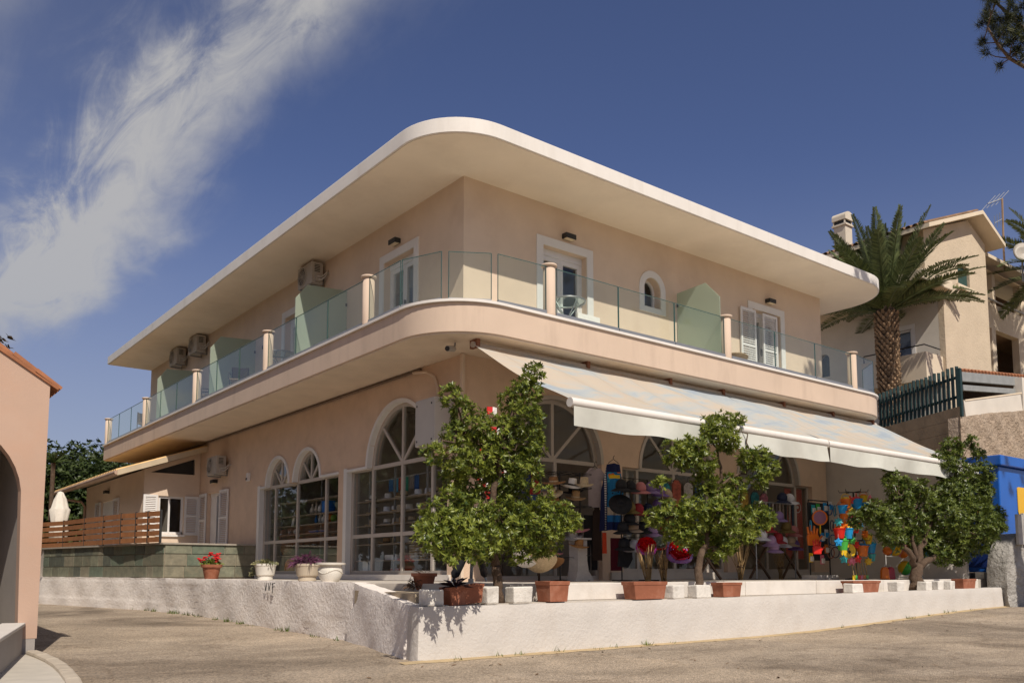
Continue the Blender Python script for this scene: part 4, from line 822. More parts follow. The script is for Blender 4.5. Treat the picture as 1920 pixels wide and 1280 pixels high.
# ------------------------------------------------------------------ vegetation
def rdir(r): 
    while True:
        v = Vector((r.uniform(-1,1), r.uniform(-1,1), r.uniform(-1,1)))
        if .05 < v.length < 1: return v.normalized()
def leafcloud(blobs, dens, L, W, nl, seed, shell=.45, upb=.5, inner=.62):
    r = random.Random(seed); V = []; Fc = []
    for bi, (c, rad) in enumerate(blobs):
        c = Vector(c); n = int(dens*rad*rad)
        for _ in range(n):
            d = rdir(r); rr = rad*(1-shell*r.random()**1.6)*(1+.14*noise2(d.x*2+c.x*3, d.y*2+d.z*3)); p = c+d*rr
            bad = False
            for bj, (c2, r2) in enumerate(blobs):
                if bj != bi and (p-Vector(c2)).length < r2*inner: bad = True; break
            if bad: continue
            ax = (d*.7+Vector((0,0,upb))+rdir(r)*.55).normalized(); a = ax.orthogonal().normalized(); b = ax.cross(a); ph = r.random()*6.28
            for k in range(nl):
                t = ph+6.283*k/nl+r.uniform(-.25,.25); o = (a*math.cos(t)+b*math.sin(t)); el_ = r.uniform(.25,.95); ld = (o*math.cos(el_)+ax*math.sin(el_)).normalized()
                sd_ = ld.cross(ax).normalized(); l = L*r.uniform(.55,1.35); w = W*r.uniform(.7,1.3); up_ = sd_.cross(ld)
                q = len(V); V += [p, p+ld*l*.55+sd_*w-up_*.0, p+ld*l-up_*l*.12, p+ld*l*.55-sd_*w]; Fc.append((q,q+1,q+2,q+3))
    return V, Fc
def leafobj(name, blobs, mt, parent, dens, L, W, nl, seed, **k):
    V, Fc = leafcloud(blobs, dens, L, W, nl, seed, **k); me = bpy.data.meshes.new(name); me.from_pydata([tuple(v) for v in V], [], Fc); me.materials.append(mt); o = bpy.data.objects.new(name, me); COL.objects.link(o); o.parent = parent; return o
def limb(mb, p, q, r0, r1, seed, n=6, bend=.12):
    r = random.Random(seed); p, q = Vector(p), Vector(q); pts, rs = [], []
    for i in range(n+1): t = i/n; o = rdir(r)*bend*(q-p).length*math.sin(math.pi*t)*.6; pts.append(p.lerp(q,t)+o); rs.append(r0+(r1-r0)*t)
    mb.tube(pts, rs, 9)
def pxblobs(lst, yb, ppm, seed, spread=.35):
    r = random.Random(seed); out = []
    for e in lst:
        u, v, rp = e[:3]; p = onY(u, v, e[3] if len(e) > 3 else yb); rad = rp/ppm; out.append((p+Vector((.62,.785,0))*(0 if len(e) > 3 else r.uniform(-spread,spread)), rad))
    return out
def shrub(label, base, yb, ppm, lst, limbs, mt, dens, seed, trunk, L=.076, W=.0145):
    t = thing('shrub_tree', label, 'tree', base, group='clipped evergreen trees along the white wall')
    bl = [(Vector(c)-Vector(base), r) for c, r in pxblobs(lst, yb, ppm, seed)]
    mb = MB()
    for i, (p, q, r0, r1) in enumerate(limbs): limb(mb, Vector(p)-Vector(base), Vector(q)-Vector(base), r0, r1, seed+i)
    for i, (c, r) in enumerate(bl): 
        q = min(limbs, key=lambda l: (Vector(l[1])-Vector(base)-c).length); limb(mb, Vector(q[1])-Vector(base), c, .022, .008, seed+50+i, 5, .2)
    mb.build('trunk', M['bark'], t, smooth=True)
    leafobj('crown', [(c, r*.95) for c, r in bl], mt, t, dens, L, W, 10, seed); 
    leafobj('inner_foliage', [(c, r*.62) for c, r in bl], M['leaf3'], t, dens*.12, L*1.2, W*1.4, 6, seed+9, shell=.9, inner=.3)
    return t
yT = -4.25
P1 = lambda u, v: onY(u, v, yT)
b1 = P1(937,1132); b1 = Vector((b1.x, b1.y, 1.07))
shrub('tall tiered evergreen tree in front of the shop corner, largest of three', b1, yT, 122,
  [(850,748,26),(1000,703,26),(955,742,24),(985,735,32),(880,790,36),(930,810,42),(985,790,40),(850,815,26),(905,850,46),(960,850,46),(1000,840,28),(865,862,34),(815,858,22),(850,888,26),(935,890,44),(985,885,34),(880,905,30),(900,945,40),(960,940,40),(1020,925,20),(850,950,34),(825,975,38),(880,985,50),(945,985,52),(1005,985,48),(1048,975,36),(1070,985,22),(800,992,22),(850,1015,38),(905,1018,44),(965,1018,44),(1020,1012,38),(835,1035,22),(800,1000,20,-5.1),(835,1018,26,-5.2),(875,1020,28,-5.2),(915,1018,26,-5.15),(860,990,30,-5.0),(825,980,24,-5.0),(900,985,28,-5.0),(805,1020,14,-5.3),(850,1040,16,-5.4),(890,1040,14,-5.4)],
  [(b1, P1(930,1060), .085, .07), (P1(930,1060), P1(925,960), .07, .055), (P1(925,960), P1(935,840), .055, .04), (P1(935,840), P1(985,720), .04, .02), (P1(925,985), P1(850,960), .035, .02), (P1(928,980), P1(1020,970), .04, .02), (P1(932,870), P1(870,800), .03, .018), (P1(965,760), P1(1003,700), .022, .012), (P1(930,1030), P1(860,1010), .03, .015), (P1(930,1030), P1(1000,1000), .03, .015)], M['leaf'], 1350, 11, None)
b2 = onY(1303,1105,-4.3); b2 = Vector((b2.x, b2.y, 1.07))
shrub('middle evergreen tree with two foliage tiers and gap showing the shop wall', b2, yT, 101,
  [(1330,795,26),(1365,785,22),(1392,785,16),(1345,820,32),(1300,835,26),(1262,850,24),(1285,858,26),(1365,835,20),(1318,868,24),(1320,905,26),(1400,862,24),(1425,858,24),(1437,880,18),(1415,895,26),(1375,912,30),(1345,930,24),(1255,965,30),(1232,968,20),(1295,965,36),(1340,970,38),(1385,970,36),(1425,970,32),(1444,975,16),(1275,995,32),(1320,1003,40),(1365,1005,34),(1405,995,26),(1345,1025,26),(1240,905,14)],
  [(b2, P1(1318,1030), .085, .06), (P1(1318,1030), P1(1345,950), .06, .045), (P1(1345,950), P1(1345,840), .045, .02), (P1(1345,920), P1(1415,870), .03, .015), (P1(1330,985), P1(1265,970), .03, .015), (P1(1335,985), P1(1410,975), .03, .015), (P1(1345,870), P1(1275,850), .024, .012)], M['leaf'], 1250, 23, None, L=.088, W=.016)
b3 = onY(1716,1088,-4.15); b3 = Vector((b3.x, b3.y, 1.1)); P3 = lambda u, v: onY(u, v, -4.1)
shrub('broad dark evergreen tree with forked trunk at the right end of the wall', b3, -4.1, 77,
  [(1790,840,24),(1812,832,14),(1770,865,22),(1845,850,14),(1680,890,16),(1668,905,10),(1700,910,18),(1725,920,20),(1790,885,34),(1830,890,28),(1690,940,28),(1735,945,30),(1780,930,38),(1825,930,34),(1855,915,16),(1640,965,26),(1617,970,16),(1670,975,34),(1715,985,36),(1765,975,42),(1815,975,44),(1855,970,28),(1875,985,14),(1680,1005,26),(1740,1015,34),(1790,1015,38),(1835,1010,36),(1868,1010,18),(1850,1000,20,-4.9),(1872,985,14,-5.0),(1655,990,20),(1795,1040,24),(1760,1042,20)],
  [(b3, P3(1720,1060), .17, .13), (P3(1717,1062), P3(1690,1010), .085, .05), (P3(1720,1062), P3(1735,1000), .09, .06), (P3(1724,1064), P3(1790,1020), .09, .055), (P3(1735,1000), P3(1790,900), .05, .02), (P3(1690,1010), P3(1690,930), .045, .02), (P3(1790,1020), P3(1840,980), .05, .02), (P3(1690,1000), P3(1640,970), .035, .015), (P3(1717,1050), P3(1712,980), .06, .03)], M['leaf3'], 1200, 37, None, L=.10, W=.018)

def bgtree(name, label, base, h, rad, seed, mt=None, nb=9, dens=26, L=.34, W=.10, group='trees outside the yard', cat='tree', flatb=.6):
    r = random.Random(seed); t = thing(name, label, cat, base, group=group); bl = []
    for i in range(nb):
        d = rdir(r); bl.append((Vector((d.x*rad*.6, d.y*rad*.6, h*flatb+d.z*h*(1-flatb)*.75)), rad*r.uniform(.42,.66)))
    mb = MB(); limb(mb, (0,0,-.3), (0,0,h*flatb), rad*.09, rad*.05, seed, 6, .05)
    for i, (c, q) in enumerate(bl): limb(mb, (0,0,h*flatb*.75), c, rad*.035, rad*.01, seed+i, 4, .1)
    mb.build('trunk', M['bark'], t, smooth=True); leafobj('crown', bl, mt or M['leafbg'], t, dens, L, W, 6, seed+3, shell=.6, inner=.5); return t
bgtree('garden_tree', 'dense green tree behind the closed parasol', (-3.6,31,2.0), 5.0, 3.2, 51, nb=12, dens=190, L=.2, W=.06, flatb=.5, group='trees behind the annex')
bgtree('garden_tree', 'dark green tree rising over the annex roof', (1.5,36,2.0), 6.0, 3.6, 52, nb=12, dens=150, L=.2, W=.06, flatb=.5, group='trees behind the annex')
bgtree('garden_tree', 'leafy tree beside the peach house at the back of the yard', (-7.2,31,1.5), 4.6, 3.0, 53, nb=12, dens=170, L=.2, W=.06, flatb=.45, group='trees behind the annex')
bgtree('garden_tree', 'low hedge-like tree behind the middle of the board fence', (-1.0,30,2.0), 3.9, 2.6, 54, nb=12, dens=190, L=.2, W=.06, flatb=.45, group='trees behind the annex')
bgtree('garden_tree', 'thin reddish tree rising behind the peach house roof', (-7.9,14.0,.4), 8.4, 1.7, 58, mt=leafmat('reddish_leaf', (.03,.022,.010), (.12,.07,.03), .6, .2), nb=10, dens=90, L=.16, W=.05, flatb=.82, group='trees behind the annex')
# spiky plant
t = thing('yucca', 'spiky yucca rosette above the hedge by the peach house', 'plant', at(100,868,33)); mb = MB(); r_ = random.Random(5)
for k in range(46):
    d = rdir(r_); d.z = abs(d.z)*.9+.1; d.normalize(); s_ = d.orthogonal().normalized()*.03; l = r_.uniform(.45,.75); mb.add([-s_, s_, d*l*.6+s_*.8, d*l, d*l*.6-s_*.8], [(0,1,2,3,4)])
mb.build('leaves', M['leafbg'], t, fix=False); mb = MB(); mb.tube([(0,0,-2.2),(0,0,0)], .08); mb.build('stem', M['bark'], t)
# trees across the yard to the west, seen only mirrored in the balcony glass
for i, (x, y, h) in enumerate([(-16.5,11,9.5),(-18,17,11),(-16,24,10.5),(-19,31,12),(-21,40,13),(-20,3,9),(-22,22,13),(-23,10,12),(-14.5,34,11),(-25,33,14)]):
    bgtree('roadside_tree', 'roadside tree west of the yard, number %s from the road' % ['two','three','four','five','six','one','seven','eight','nine','ten'][i], (x,y,.3), h, 3.6, 70+i, nb=12, dens=60, L=.42, W=.14, group='roadside trees west of the yard')

# palms
PLM = leafmat('palm_leaf', (.035,.055,.016), (.17,.20,.07), .45, .15, .5)
def palm(label, base, trunk_h, nfr, L, seed, tr=.42, elmin=-35):
    t = thing('palm_tree', label, 'palm', base, group='date palms on the hillside'); r = random.Random(seed)
    m = MB(); m.lathe([(tr*.9,-.5),(tr*.92,0),(tr*.95,trunk_h*.6),(tr*1.05,trunk_h*.9),(tr*1.1,trunk_h),(tr*.5,trunk_h+.5),(0,trunk_h+.6)], n=18); tk = m.build('trunk', mat('palm_core', (.07,.045,.03), .95, .3, 8), t, smooth=True)
    m = MB(); rows_ = int(trunk_h/.17)
    for i in range(rows_):
        for k in range(13):
            a = 6.283*(k+.5*(i%2))/13+r.uniform(-.05,.05); z = i*.17+r.uniform(-.03,.03); rad = tr*(.93+.14*z/trunk_h); o = Vector((math.cos(a), math.sin(a), 0)); s_ = Vector((-o.y,o.x,0))*.10; c = o*rad+Vector((0,0,z)); out = .10+.05*r.random()
            m.add([c-s_, c+Vector((0,0,-.10)), c+s_, c+Vector((0,0,.10)), c+o*out+Vector((0,0,.12))-s_*.55, c+o*out+Vector((0,0,.05)), c+o*out+Vector((0,0,.12))+s_*.55, c+o*out*.9+Vector((0,0,.17))], [(0,1,5,4),(1,2,6,5),(2,3,7,6),(3,0,4,7),(4,5,6,7)])
    m.build('leaf_bases', mat('palm_bark', (.26,.17,.10), .9, .25, 6, island=.45), tk)
    for i in range(nfr):
        a = i*2.39996+r.uniform(-.25,.25); e = 88-(88-elmin)*((i+.5)/nfr)**.95; Lf = L*r.uniform(.85,1.12); o = Vector((math.cos(a), math.sin(a), 0)); d = o*math.cos(R(e))+Vector((0,0,math.sin(R(e)))); p = Vector((0,0,trunk_h))+o*tr*.4; pts = [p.copy()]; n = 16; droop = r.uniform(.028,.05)*(1.0 if e < 55 else .45)
        for k in range(n):
            d = (d+Vector((0,0,-droop*(.5+1.2*k/n)))).normalized(); p = p+d*Lf/n; pts.append(p.copy())
        m = MB(); m.tube(pts, [.045*(1-k/(n+1))+.008 for k in range(n+1)], 5, False)
        side0 = o.cross(Vector((0,0,1))).normalized(); tw = r.uniform(-.5,.5)
        NL = 80
        for q in range(NL):
            s_ = .10+.9*q/NL; f = s_*n; k = min(int(f), n-1); c = pts[k].lerp(pts[k+1], f-k); dd = (pts[k+1]-pts[k]).normalized(); sd_ = (side0-dd*side0.dot(dd)).normalized(); nn = sd_.cross(dd); sd_ = (sd_*math.cos(tw)+nn*math.sin(tw)); nn = sd_.cross(dd)
            ll = (.20+.42*math.sin(math.pi*min(1,(s_*1.02))**.8))*L/4.6*(1 if s_ < .92 else .75)
            for sg in (-1, 1):
                ld = (sd_*sg*.80+dd*r.uniform(.5,.75)+nn*r.uniform(.18,.5)).normalized(); w = ld.cross(nn).normalized()*.042; tip = c+ld*ll+Vector((0,0,-.06*ll)); v0 = len(m.v); mid = c+ld*ll*.45
                m.v += [tuple(c), tuple(mid+w), tuple(tip), tuple(mid-w)]; m.f.append((v0,v0+1,v0+2,v0+3))
        m.build('frond', PLM, t, fix=False)
    return t
pb = at(1670,782,43.5); palm('large date palm with shaggy scaled trunk behind the green fence', (pb.x, pb.y, 8.3), at(1666,584,43.5).z-8.3, 60, 5.0, 91, .46, 8)
pb = at(1995,505,48); palm('second date palm with fronds reaching in at the right edge', (pb.x, pb.y, 8.3), pb.z-8.3, 34, 4.8, 93, .5, -25)
# pine at the top right, trunk outside the picture
PT = thing('pine_tree', 'pine tree whose branch hangs in at the top right corner', 'pine', (13.6,-9.6,.5)); r_ = random.Random(17); mb = MB(); nd = MB()
bs = Vector((13.6,-9.6,.5)); pA = at(1985,40,20.5)-bs
mb.tube([(0,0,-.4),(.1,.1,5),(0,.2,10),(.1,.3,16)], [.26,.22,.17,.10], 9)
pl = [((.05,.2,11.0), [at(2010,190,20.5)-bs, at(1925,128,20.3)-bs, at(1893,110,20.2)-bs, at(1868,80,20.1)-bs, at(1852,52,20)-bs]), ((.05,.2,13.0), [at(2010,90,20.8)-bs, at(1925,60,20.6)-bs, at(1890,26,20.5)-bs, at(1866,4,20.4)-bs])]
tips = []
for st, ps in pl:
    path = [Vector(st)]+ps; mb.tube(path, [.11,.08,.05,.04,.03,.02][:len(path)], 7)
    for p in ps[1:]:
        for _ in range(4):
            q = p+Vector((r_.uniform(-.45,.45), r_.uniform(-.45,.45), r_.uniform(-.1,.55))); mb.tube([p, p.lerp(q,.5)+rdir(r_)*.05, q], [.018,.012,.008], 5); tips.append(q)
for u, v in ((1848,28),(1838,46),(1850,22),(1862,44),(1872,52),(1885,48),(1878,62),(1868,36),(1895,40),(1905,20),(1912,35),(1902,60),(1915,60),(1885,70),(1912,95),(1918,10),(1895,10),(1905,92),(1918,110),(1890,30),(1880,40),(1856,40),(1910,48),(1918,75),(1900,75),(1870,66),(1860,56)): tips.append(at(u, v, 20.3+r_.uniform(-.4,.4))-bs)
for k in range(60): tips.append(Vector((r_.uniform(-.5,3), r_.uniform(-2,3), r_.uniform(11,16))))
for q in tips:
    for _ in range(110):
        d = rdir(r_); d.z += .25; d.normalize(); s_ = d.orthogonal().normalized()*.011; c = q+rdir(r_)*.07; nd.add([c-s_, c+s_, c+d*r_.uniform(.15,.27)], [(0,1,2)])
mb.build('trunk', M['bark'], PT, smooth=True); nd.build('crown', leafmat('pine_needles', (.016,.024,.007), (.08,.085,.02), .5, .15), PT, fix=False)
# ------------------------------------------------------------------ goods, pots and furniture
ORD = ['first','second','third','fourth','fifth','sixth','seventh','eighth','ninth']
def cmat(name, col, rough=.75, var=.1, vs=8, **k): return mat('c_'+name, col, rough, var, vs, **k)
STRAW = cmat('straw', (.56,.44,.28), .85, .18, 30, bump=.3, bs=120); CREAM = cmat('cream_straw', (.78,.72,.62), .85, .12, 30, bump=.2, bs=120); TAN = cmat('tan_felt', (.40,.25,.12), .85, .15, 20); BROWN = cmat('brown_straw', (.30,.15,.06), .85, .2, 25); WHITEH = cmat('white_felt', (.80,.77,.73), .85, .06, 10); BLACKC = cmat('black_cloth', (.015,.015,.018), .8, .2, 10); PINKC = cmat('pink_cloth', (.55,.20,.22), .8, .1); 
HATM = {}
def hat(label, loc, mt, band=BLACKC, br=.21, h=.12, rz=0, rx=0, ry=0, group='hats on display', wav=.02, cr=.095):
    t = thing('hat', label, 'hat', loc, rz, group, rx, ry); key = (mt.name, br, h, wav, cr)
    if key not in HATM:
        m = MB(); m.lathe([(cr*.98,.004),(br,0),(br+.004,.008),(cr+.012,.016),(cr,.03),(cr*.95,h*.75),(cr*.86,h),(cr*.5,h*1.03),(0,h*.92)], n=28, wob=lambda a, r, z: (wav*math.cos(2*a)*(r/br)**2 if r > cr*1.2 else 0)-(.02*abs(math.cos(a)) if z > h*.9 and r < cr*.7 else 0)); HATM[key] = m.mesh('body', mt, True)
        m = MB(); m.lathe([(cr*1.02,.02),(cr*1.035,.022),(cr*1.015,.055),(cr*.98,.055)], n=28); HATM[key+('b',)] = m.mesh('band', BLACKC, True)
    link(HATM[key], 'body', t)
    if band: o = link(HATM[key+('b',)].copy() if band is not BLACKC else HATM[key+('b',)], 'band', t); o.data.materials[0] = band
    return t
CAPM = {}
def cap(label, loc, mt, rz=0, rx=0, s=1.0, group='caps on the rack', badge=None):
    t = thing('cap', label, 'cap', loc, rz, group, rx)
    if 'd' not in CAPM:
        m = MB(); m.lathe([(.10,0),(.102,.03),(.092,.075),(.062,.115),(.03,.13),(0,.133)], n=20, sx=.92); CAPM['d'] = m
        v = MB(); n = 12
        for rr, zz in ((.095,.008),(.19,-.02)):
            for k in range(n+1): a = R(200+140*k/n); v.v.append((rr*.95*math.cos(a), rr*math.sin(a)-(.0 if rr < .1 else .0), zz-.02*abs(math.cos(a))*(rr/.19)))
        for k in range(n): v.f.append((k,k+1,n+2+k,n+1+k))
        CAPM['v'] = v
    k = mt.name
    if k not in CAPM: CAPM[k] = (CAPM['d'].mesh('crown', mt, True), CAPM['v'].mesh('visor', mt, True))
    link(CAPM[k][0], 'crown', t, scale=(s,s,s)); link(CAPM[k][1], 'visor', t, scale=(s,s,s))
    if badge: m = MB(); m.box(-.02,.02,-.108,-.10,.03,.06); m.build('badge', badge, t)
    return t
# --- shelves behind the tall arched window with hats
def shelving(label, x0, x1, y0, y1, zs, ups):
    t = thing('display_shelves', label, 'shelves')
    for z in zs: m = MB(); m.box(x0,x1,y0,y1,z-.03,z); m.build('shelf', M['shelf'], t)
    for y in ups: m = MB(); m.box(x0+.1,x0+.14,y-.02,y+.02,1.41,4.2); m.build('upright', M['alu'], t)
    return t
shelving('wooden display shelves of hats behind the tall arched window', .24, .66, .7, 5.05, (1.85,2.25,2.72,3.02,3.34), (1.9,3.35,4.6))
styles = [CREAM, WHITEH, STRAW, CREAM, STRAW, WHITEH, TAN]
for zi, (z, ys, nm) in enumerate([(3.34,(4.55,3.85,3.45,3.05,2.45,2.05,1.65),'highest'),(3.02,(4.5,3.9,3.55,3.2,2.85,2.42,2.05,1.6),'upper middle'),(2.72,(4.55,3.88,3.5,3.1,2.72,2.3,1.92,1.52),'lower middle'),(2.25,(3.85,3.45,3.05,2.4,2.0,1.55),'second lowest')]):
    for i, y in enumerate(ys):
        st = styles[(i*3+zi*2)%7]; hat('%s hat from the left on the %s shelf behind the tall arched window' % (ORD[i].capitalize(), nm), (.43+.03*((i*7)%3), y, z+.003), st, BLACKC if (i+zi)%3 == 0 else None, .20+.015*(i%2), .15, rz=i, group='hats on the window shelves')
for i, (y, n) in enumerate(((2.45,11),(2.0,9),(1.45,8))):
    for k in range(n): hat('%s straw hat from the bottom of the %s flat stack on the lowest window shelf' % (ORD[k].capitalize() if k < 9 else ('Tenth','Eleventh')[k-9], ('left','middle','right')[i]), (.46, y, 1.855+k*.032), (CREAM,STRAW)[k%2], None, .20, .05, rz=k*.7, group='stacked flat hats in the window', wav=.006)
for lab, y, z, w, h, c in (('white cardboard box on the floor behind the narrow left pane',4.75,1.41,.4,.42,WHITEH),('long white box on the lowest window shelf',3.55,1.853,.55,.12,WHITEH),('red box below the long white box',3.3,1.42,.5,.22,cmat('red_box',(.42,.06,.03))),('small pale box beside the long white box',3.02,1.853,.2,.16,CREAM)):
    t = thing('box', lab, 'box', (.52,y,z)); m = MB(); m.box(-.15,.15,-w/2,w/2,0,h); m.build('carton', c, t, bevel=.01); m = MB(); m.box(-.152,.152,-w/2-.004,w/2+.004,h-.05,h+.004); m.build('lid', c, t)
t = thing('hanging_scarf_rail', 'rail of coloured scarves hanging at the top of the tall window', 'rail'); m = MB(); m.tube([(.5,.8,3.88),(.5,5.0,3.84)], .018, 8); m.build('rail', M['alu'], t)
for i, c in enumerate([(.05,.14,.28),(.10,.30,.40),(.42,.10,.06),(.05,.25,.16),(.25,.22,.2),(.04,.10,.25)]):
    m = MB(); y = 3.9-i*.24; m.grid(6, 4, lambda u, v: (.5+.02*math.sin(u*9), y-u*.2, 3.86-v*(.32+.05*(i%2)))); m.build('scarf', cmat('scarf%d' % i, c, .9), t, smooth=True, fix=False)
# --- shelves behind the twin arched windows with ornaments
shelving('wooden display shelves of ornaments behind the twin arched windows', .32, .78, 5.75, 10.7, (2.05,2.66,2.92,3.20,3.62), (6.3,7.5,9.1,10.2))
VASE = [[(.05,0),(.07,.05),(.075,.12),(.03,.2),(.025,.26),(.035,.28),(0,.27)],[(.06,0),(.09,.08),(.08,.16),(.05,.2),(0,.2)],[(.03,0),(.05,.1),(.02,.2),(.02,.3),(0,.3)]]
cols = {'white':(.62,.6,.56),'blue':(.03,.17,.5),'cream':(.55,.47,.36),'orange':(.55,.18,.03),'green':(.2,.35,.05),'brown':(.25,.13,.06),'pink':(.5,.28,.3),'grey':(.3,.3,.3)}
OL = ['cream vase on the upper ornament shelf','slim cream bottle right of the cream vase on the upper ornament shelf','white bowl left of the blue gift box','left white bowl on the upper shelf in the right-hand pane','right white bowl on the upper shelf in the right-hand pane','left blue bottle on the middle ornament shelf','slim white bottle right of the left blue bottle','small blue bottle between two white pieces on the middle shelf','white vase on the middle ornament shelf','orange bowl on the middle ornament shelf','green bowl right of the orange bowl','white bowl on the middle shelf in the right-hand pane','small pink bowl left of the middle white bowl','white bowl on the lower shelf in the right-hand pane','pink bowl on the lower shelf in the right-hand pane','small white bowl on the lower shelf in the left pane','small grey bowl on the lower shelf in the left pane','brown vase on the upper shelf in the left pane','big brown bowl on the lowest ornament shelf','big orange bowl on the floor behind the left pane']
for i, (c, y, z, k, s) in enumerate([('cream',8.2,3.203,0,1.1),('cream',7.95,3.203,2,1.3),('white',7.62,3.203,1,1.2),('white',6.35,3.203,1,1.2),('white',6.1,3.203,1,1.2),('blue',7.95,2.923,2,1),('white',7.72,2.923,2,1),('blue',7.58,2.923,2,.9),('white',7.44,2.923,0,1.1),('orange',7.12,2.923,1,1.3),('green',6.85,2.923,1,1),('white',6.2,2.923,1,1.3),('pink',6.4,2.923,1,.9),('white',6.25,2.663,1,1.1),('pink',6.0,2.663,1,1),('white',9.3,2.663,1,.8),('grey',9.7,2.663,1,.8),('brown',9.2,3.203,0,1.2),('brown',9.9,2.053,1,2.2),('orange',9.5,1.42,1,2.6)]):
    t = tag(MB().lathe([(r*s, q*s) for r, q in VASE[k]], n=14).build('ornament', cmat('orn_'+c, cols[c], .4), smooth=True), OL[i], 'ornament', 'ornaments in the shop window'); t.location = (.5, y, z)
t = thing('box', 'bright blue gift box on the upper shelf behind the twin arches', 'box', (.5,7.2,3.203)); m = MB(); m.box(-.12,.12,-.17,.17,0,.32); m.build('carton', cmat('blue_box',(.02,.16,.52),.5), t, bevel=.008); m = MB(); m.box(-.123,.123,-.173,.173,.24,.325); m.build('lid', cmat('blue_box',(.02,.16,.52),.5), t)
for i, (y, c) in enumerate(((8.1,'blue'),(7.75,'blue'),(7.4,'blue'))): t = thing('tray', '%s blue tray from the left on the lower ornament shelf' % ORD[i].capitalize(), 'tray', (.5,y,2.663), group='blue trays'); m = MB(); m.lathe([(.10,0),(.15,.06),(.155,.06),(.11,.012),(0,.01)], n=18); m.build('dish', cmat('orn_blue', cols['blue'], .4), t, smooth=True); m = MB(); m.lathe([(.155,.056),(.165,.062),(.155,.068)], n=18); m.build('rim', cmat('orn_white', cols['white'], .4), t)
t = thing('sign_panel', 'slanted pale card leaning on the shelf in the left window pane', 'card', (.45,9.45,2.93), 0); m = MB(); m.box(-.01,.01,-.06,.06,0,.42); o = m.build('card', WHITEH, t); o.rotation_euler = (R(28),0,0); m = MB(); m.box(.011,.016,-.02,.02,0,.3); o = m.build('stay', M['dark'], t); o.rotation_euler = (R(28),0,0)

# --- shop front goods on the terrace
ZF = 1.36
def stand(label, x, y, h, arms=(), base=.28):
    t = thing('hat_stand', label, 'stand', (x, y, ZF)); m = MB(); m.tube([(0,0,0),(0,0,h)], .018, 8); m.build('pole', M['dark'], t); m = MB()
    for a in range(4): m.tube([(0,0,.03),(base*math.cos(a*1.57),base*math.sin(a*1.57),.012)], .014, 6)
    m.build('foot', M['dark'], t)
    for z, r in arms: m = MB(); m.tube([(r*math.cos(k*.524), r*math.sin(k*.524), z) for k in range(13)], .008, 5, False); m.tube([(-r,0,z),(r,0,z)], .007, 5); m.tube([(0,-r,z),(0,r,z)], .007, 5); m.build('ring', M['dark'], t)
    return t
G = lambda u, v, y=-1.0: onY(u, v, y)
stand('black hat stand holding straw hats left of the doorway', G(1050,1000).x, -1.0, 2.35, ((.5,.3),(1.1,.3),(1.7,.3),(2.05,.3),(2.3,.3)))
stand('second black hat stand of straw hats beside the open doorway', G(1085,1000).x, -1.05, 2.35, ((.55,.26),(1.6,.26),(2.0,.26),(2.3,.26)))
def H_(lab, u, v, mt, band=BLACKC, br=.24, h=.14, tilt=-18, y=-1.15, wav=.02): hat(lab, G(u, v, y), mt, band, br, h, -R(38), R(-tilt)*-1, R(rnd.uniform(-8,8)), 'hats on the stands at the shop front', wav)
H_('white hat with broad black band at the top of the second stand', 1073, 911, WHITEH, BLACKC, .27, .17, 12)
H_('tan straw hat overlapping the white hat on the second stand', 1095, 909, STRAW, None, .20, .17, 12, -1.35)
H_('tan straw hat with ribbon below the white hat on the second stand', 1079, 934, TAN, STRAW, .22, .17, 12)
H_('brown hat at the top of the first stand', 1038, 905, BROWN, STRAW, .26, .13, 10)
H_('tan floppy hat on the middle ring of the first stand', 1034, 925, STRAW, BROWN, .24, .14, 25)
H_('orange brown hat under the tan floppy hat of the first stand', 1040, 943, BROWN, None, .26, .12, 20)
H_('brown trilby with dark band low beside the white pedestal', 1085, 1024, cmat('amber_felt',(.36,.17,.05)), BROWN, .22, .16, 6, -1.25)
H_('wide pale straw sun hat with dotted band low on the first stand', 1012, 1050, STRAW, BROWN, .34, .16, -38, -1.75, .05)
H_('brown broad hat behind the wide pale sun hat', 1032, 1052, BROWN, TAN, .28, .15, -25, -1.5, .04)
H_('pink brimmed hat peeping above the brown broad hat', 1032, 1037, PINKC, None, .26, .08, 4, -1.4)
H_('pale grey hat at the left of the wide pale sun hat', 986, 1045, WHITEH, None, .26, .1, -45, -1.6)
H_('black hat under the tan ribboned hat on the second stand', 1074, 922, BLACKC, None, .24, .10, 10, -1.0)
H_('dark blue hat half hidden by leaves on the first stand', 1000, 938, cmat('navy_felt',(.02,.05,.12)), None, .2, .12, 12)
H_('pink and brown hat on the lower ring of the second stand', 1085, 994, PINKC, BROWN, .24, .06, 8)
H_('grey felt hat above the brown trilby', 1075, 1006, cmat('grey_felt',(.30,.28,.26)), None, .2, .13, 20)
# pedestal
t = thing('pedestal', 'white curved display pedestal beside the dark doorway', 'pedestal', (G(1085,1085,-1.15).x,-1.15,ZF)); m = MB(); m.prism([(-.22,0),(.30,0),(.30,.05),(.16,.22),(.12,.45),(.12,.88),(-.14,.88),(-.14,.45),(-.16,.2)], lambda p, d: (p[0], d, p[1]), -.15, .15); m.build('column', cmat('pedestal',(.52,.48,.44),.6), t, bevel=.01); m = MB(); m.box(-.22,.2,-.2,.2,.882,.92); m.build('top', cmat('pedestal',(.52,.48,.44),.6), t, bevel=.006)
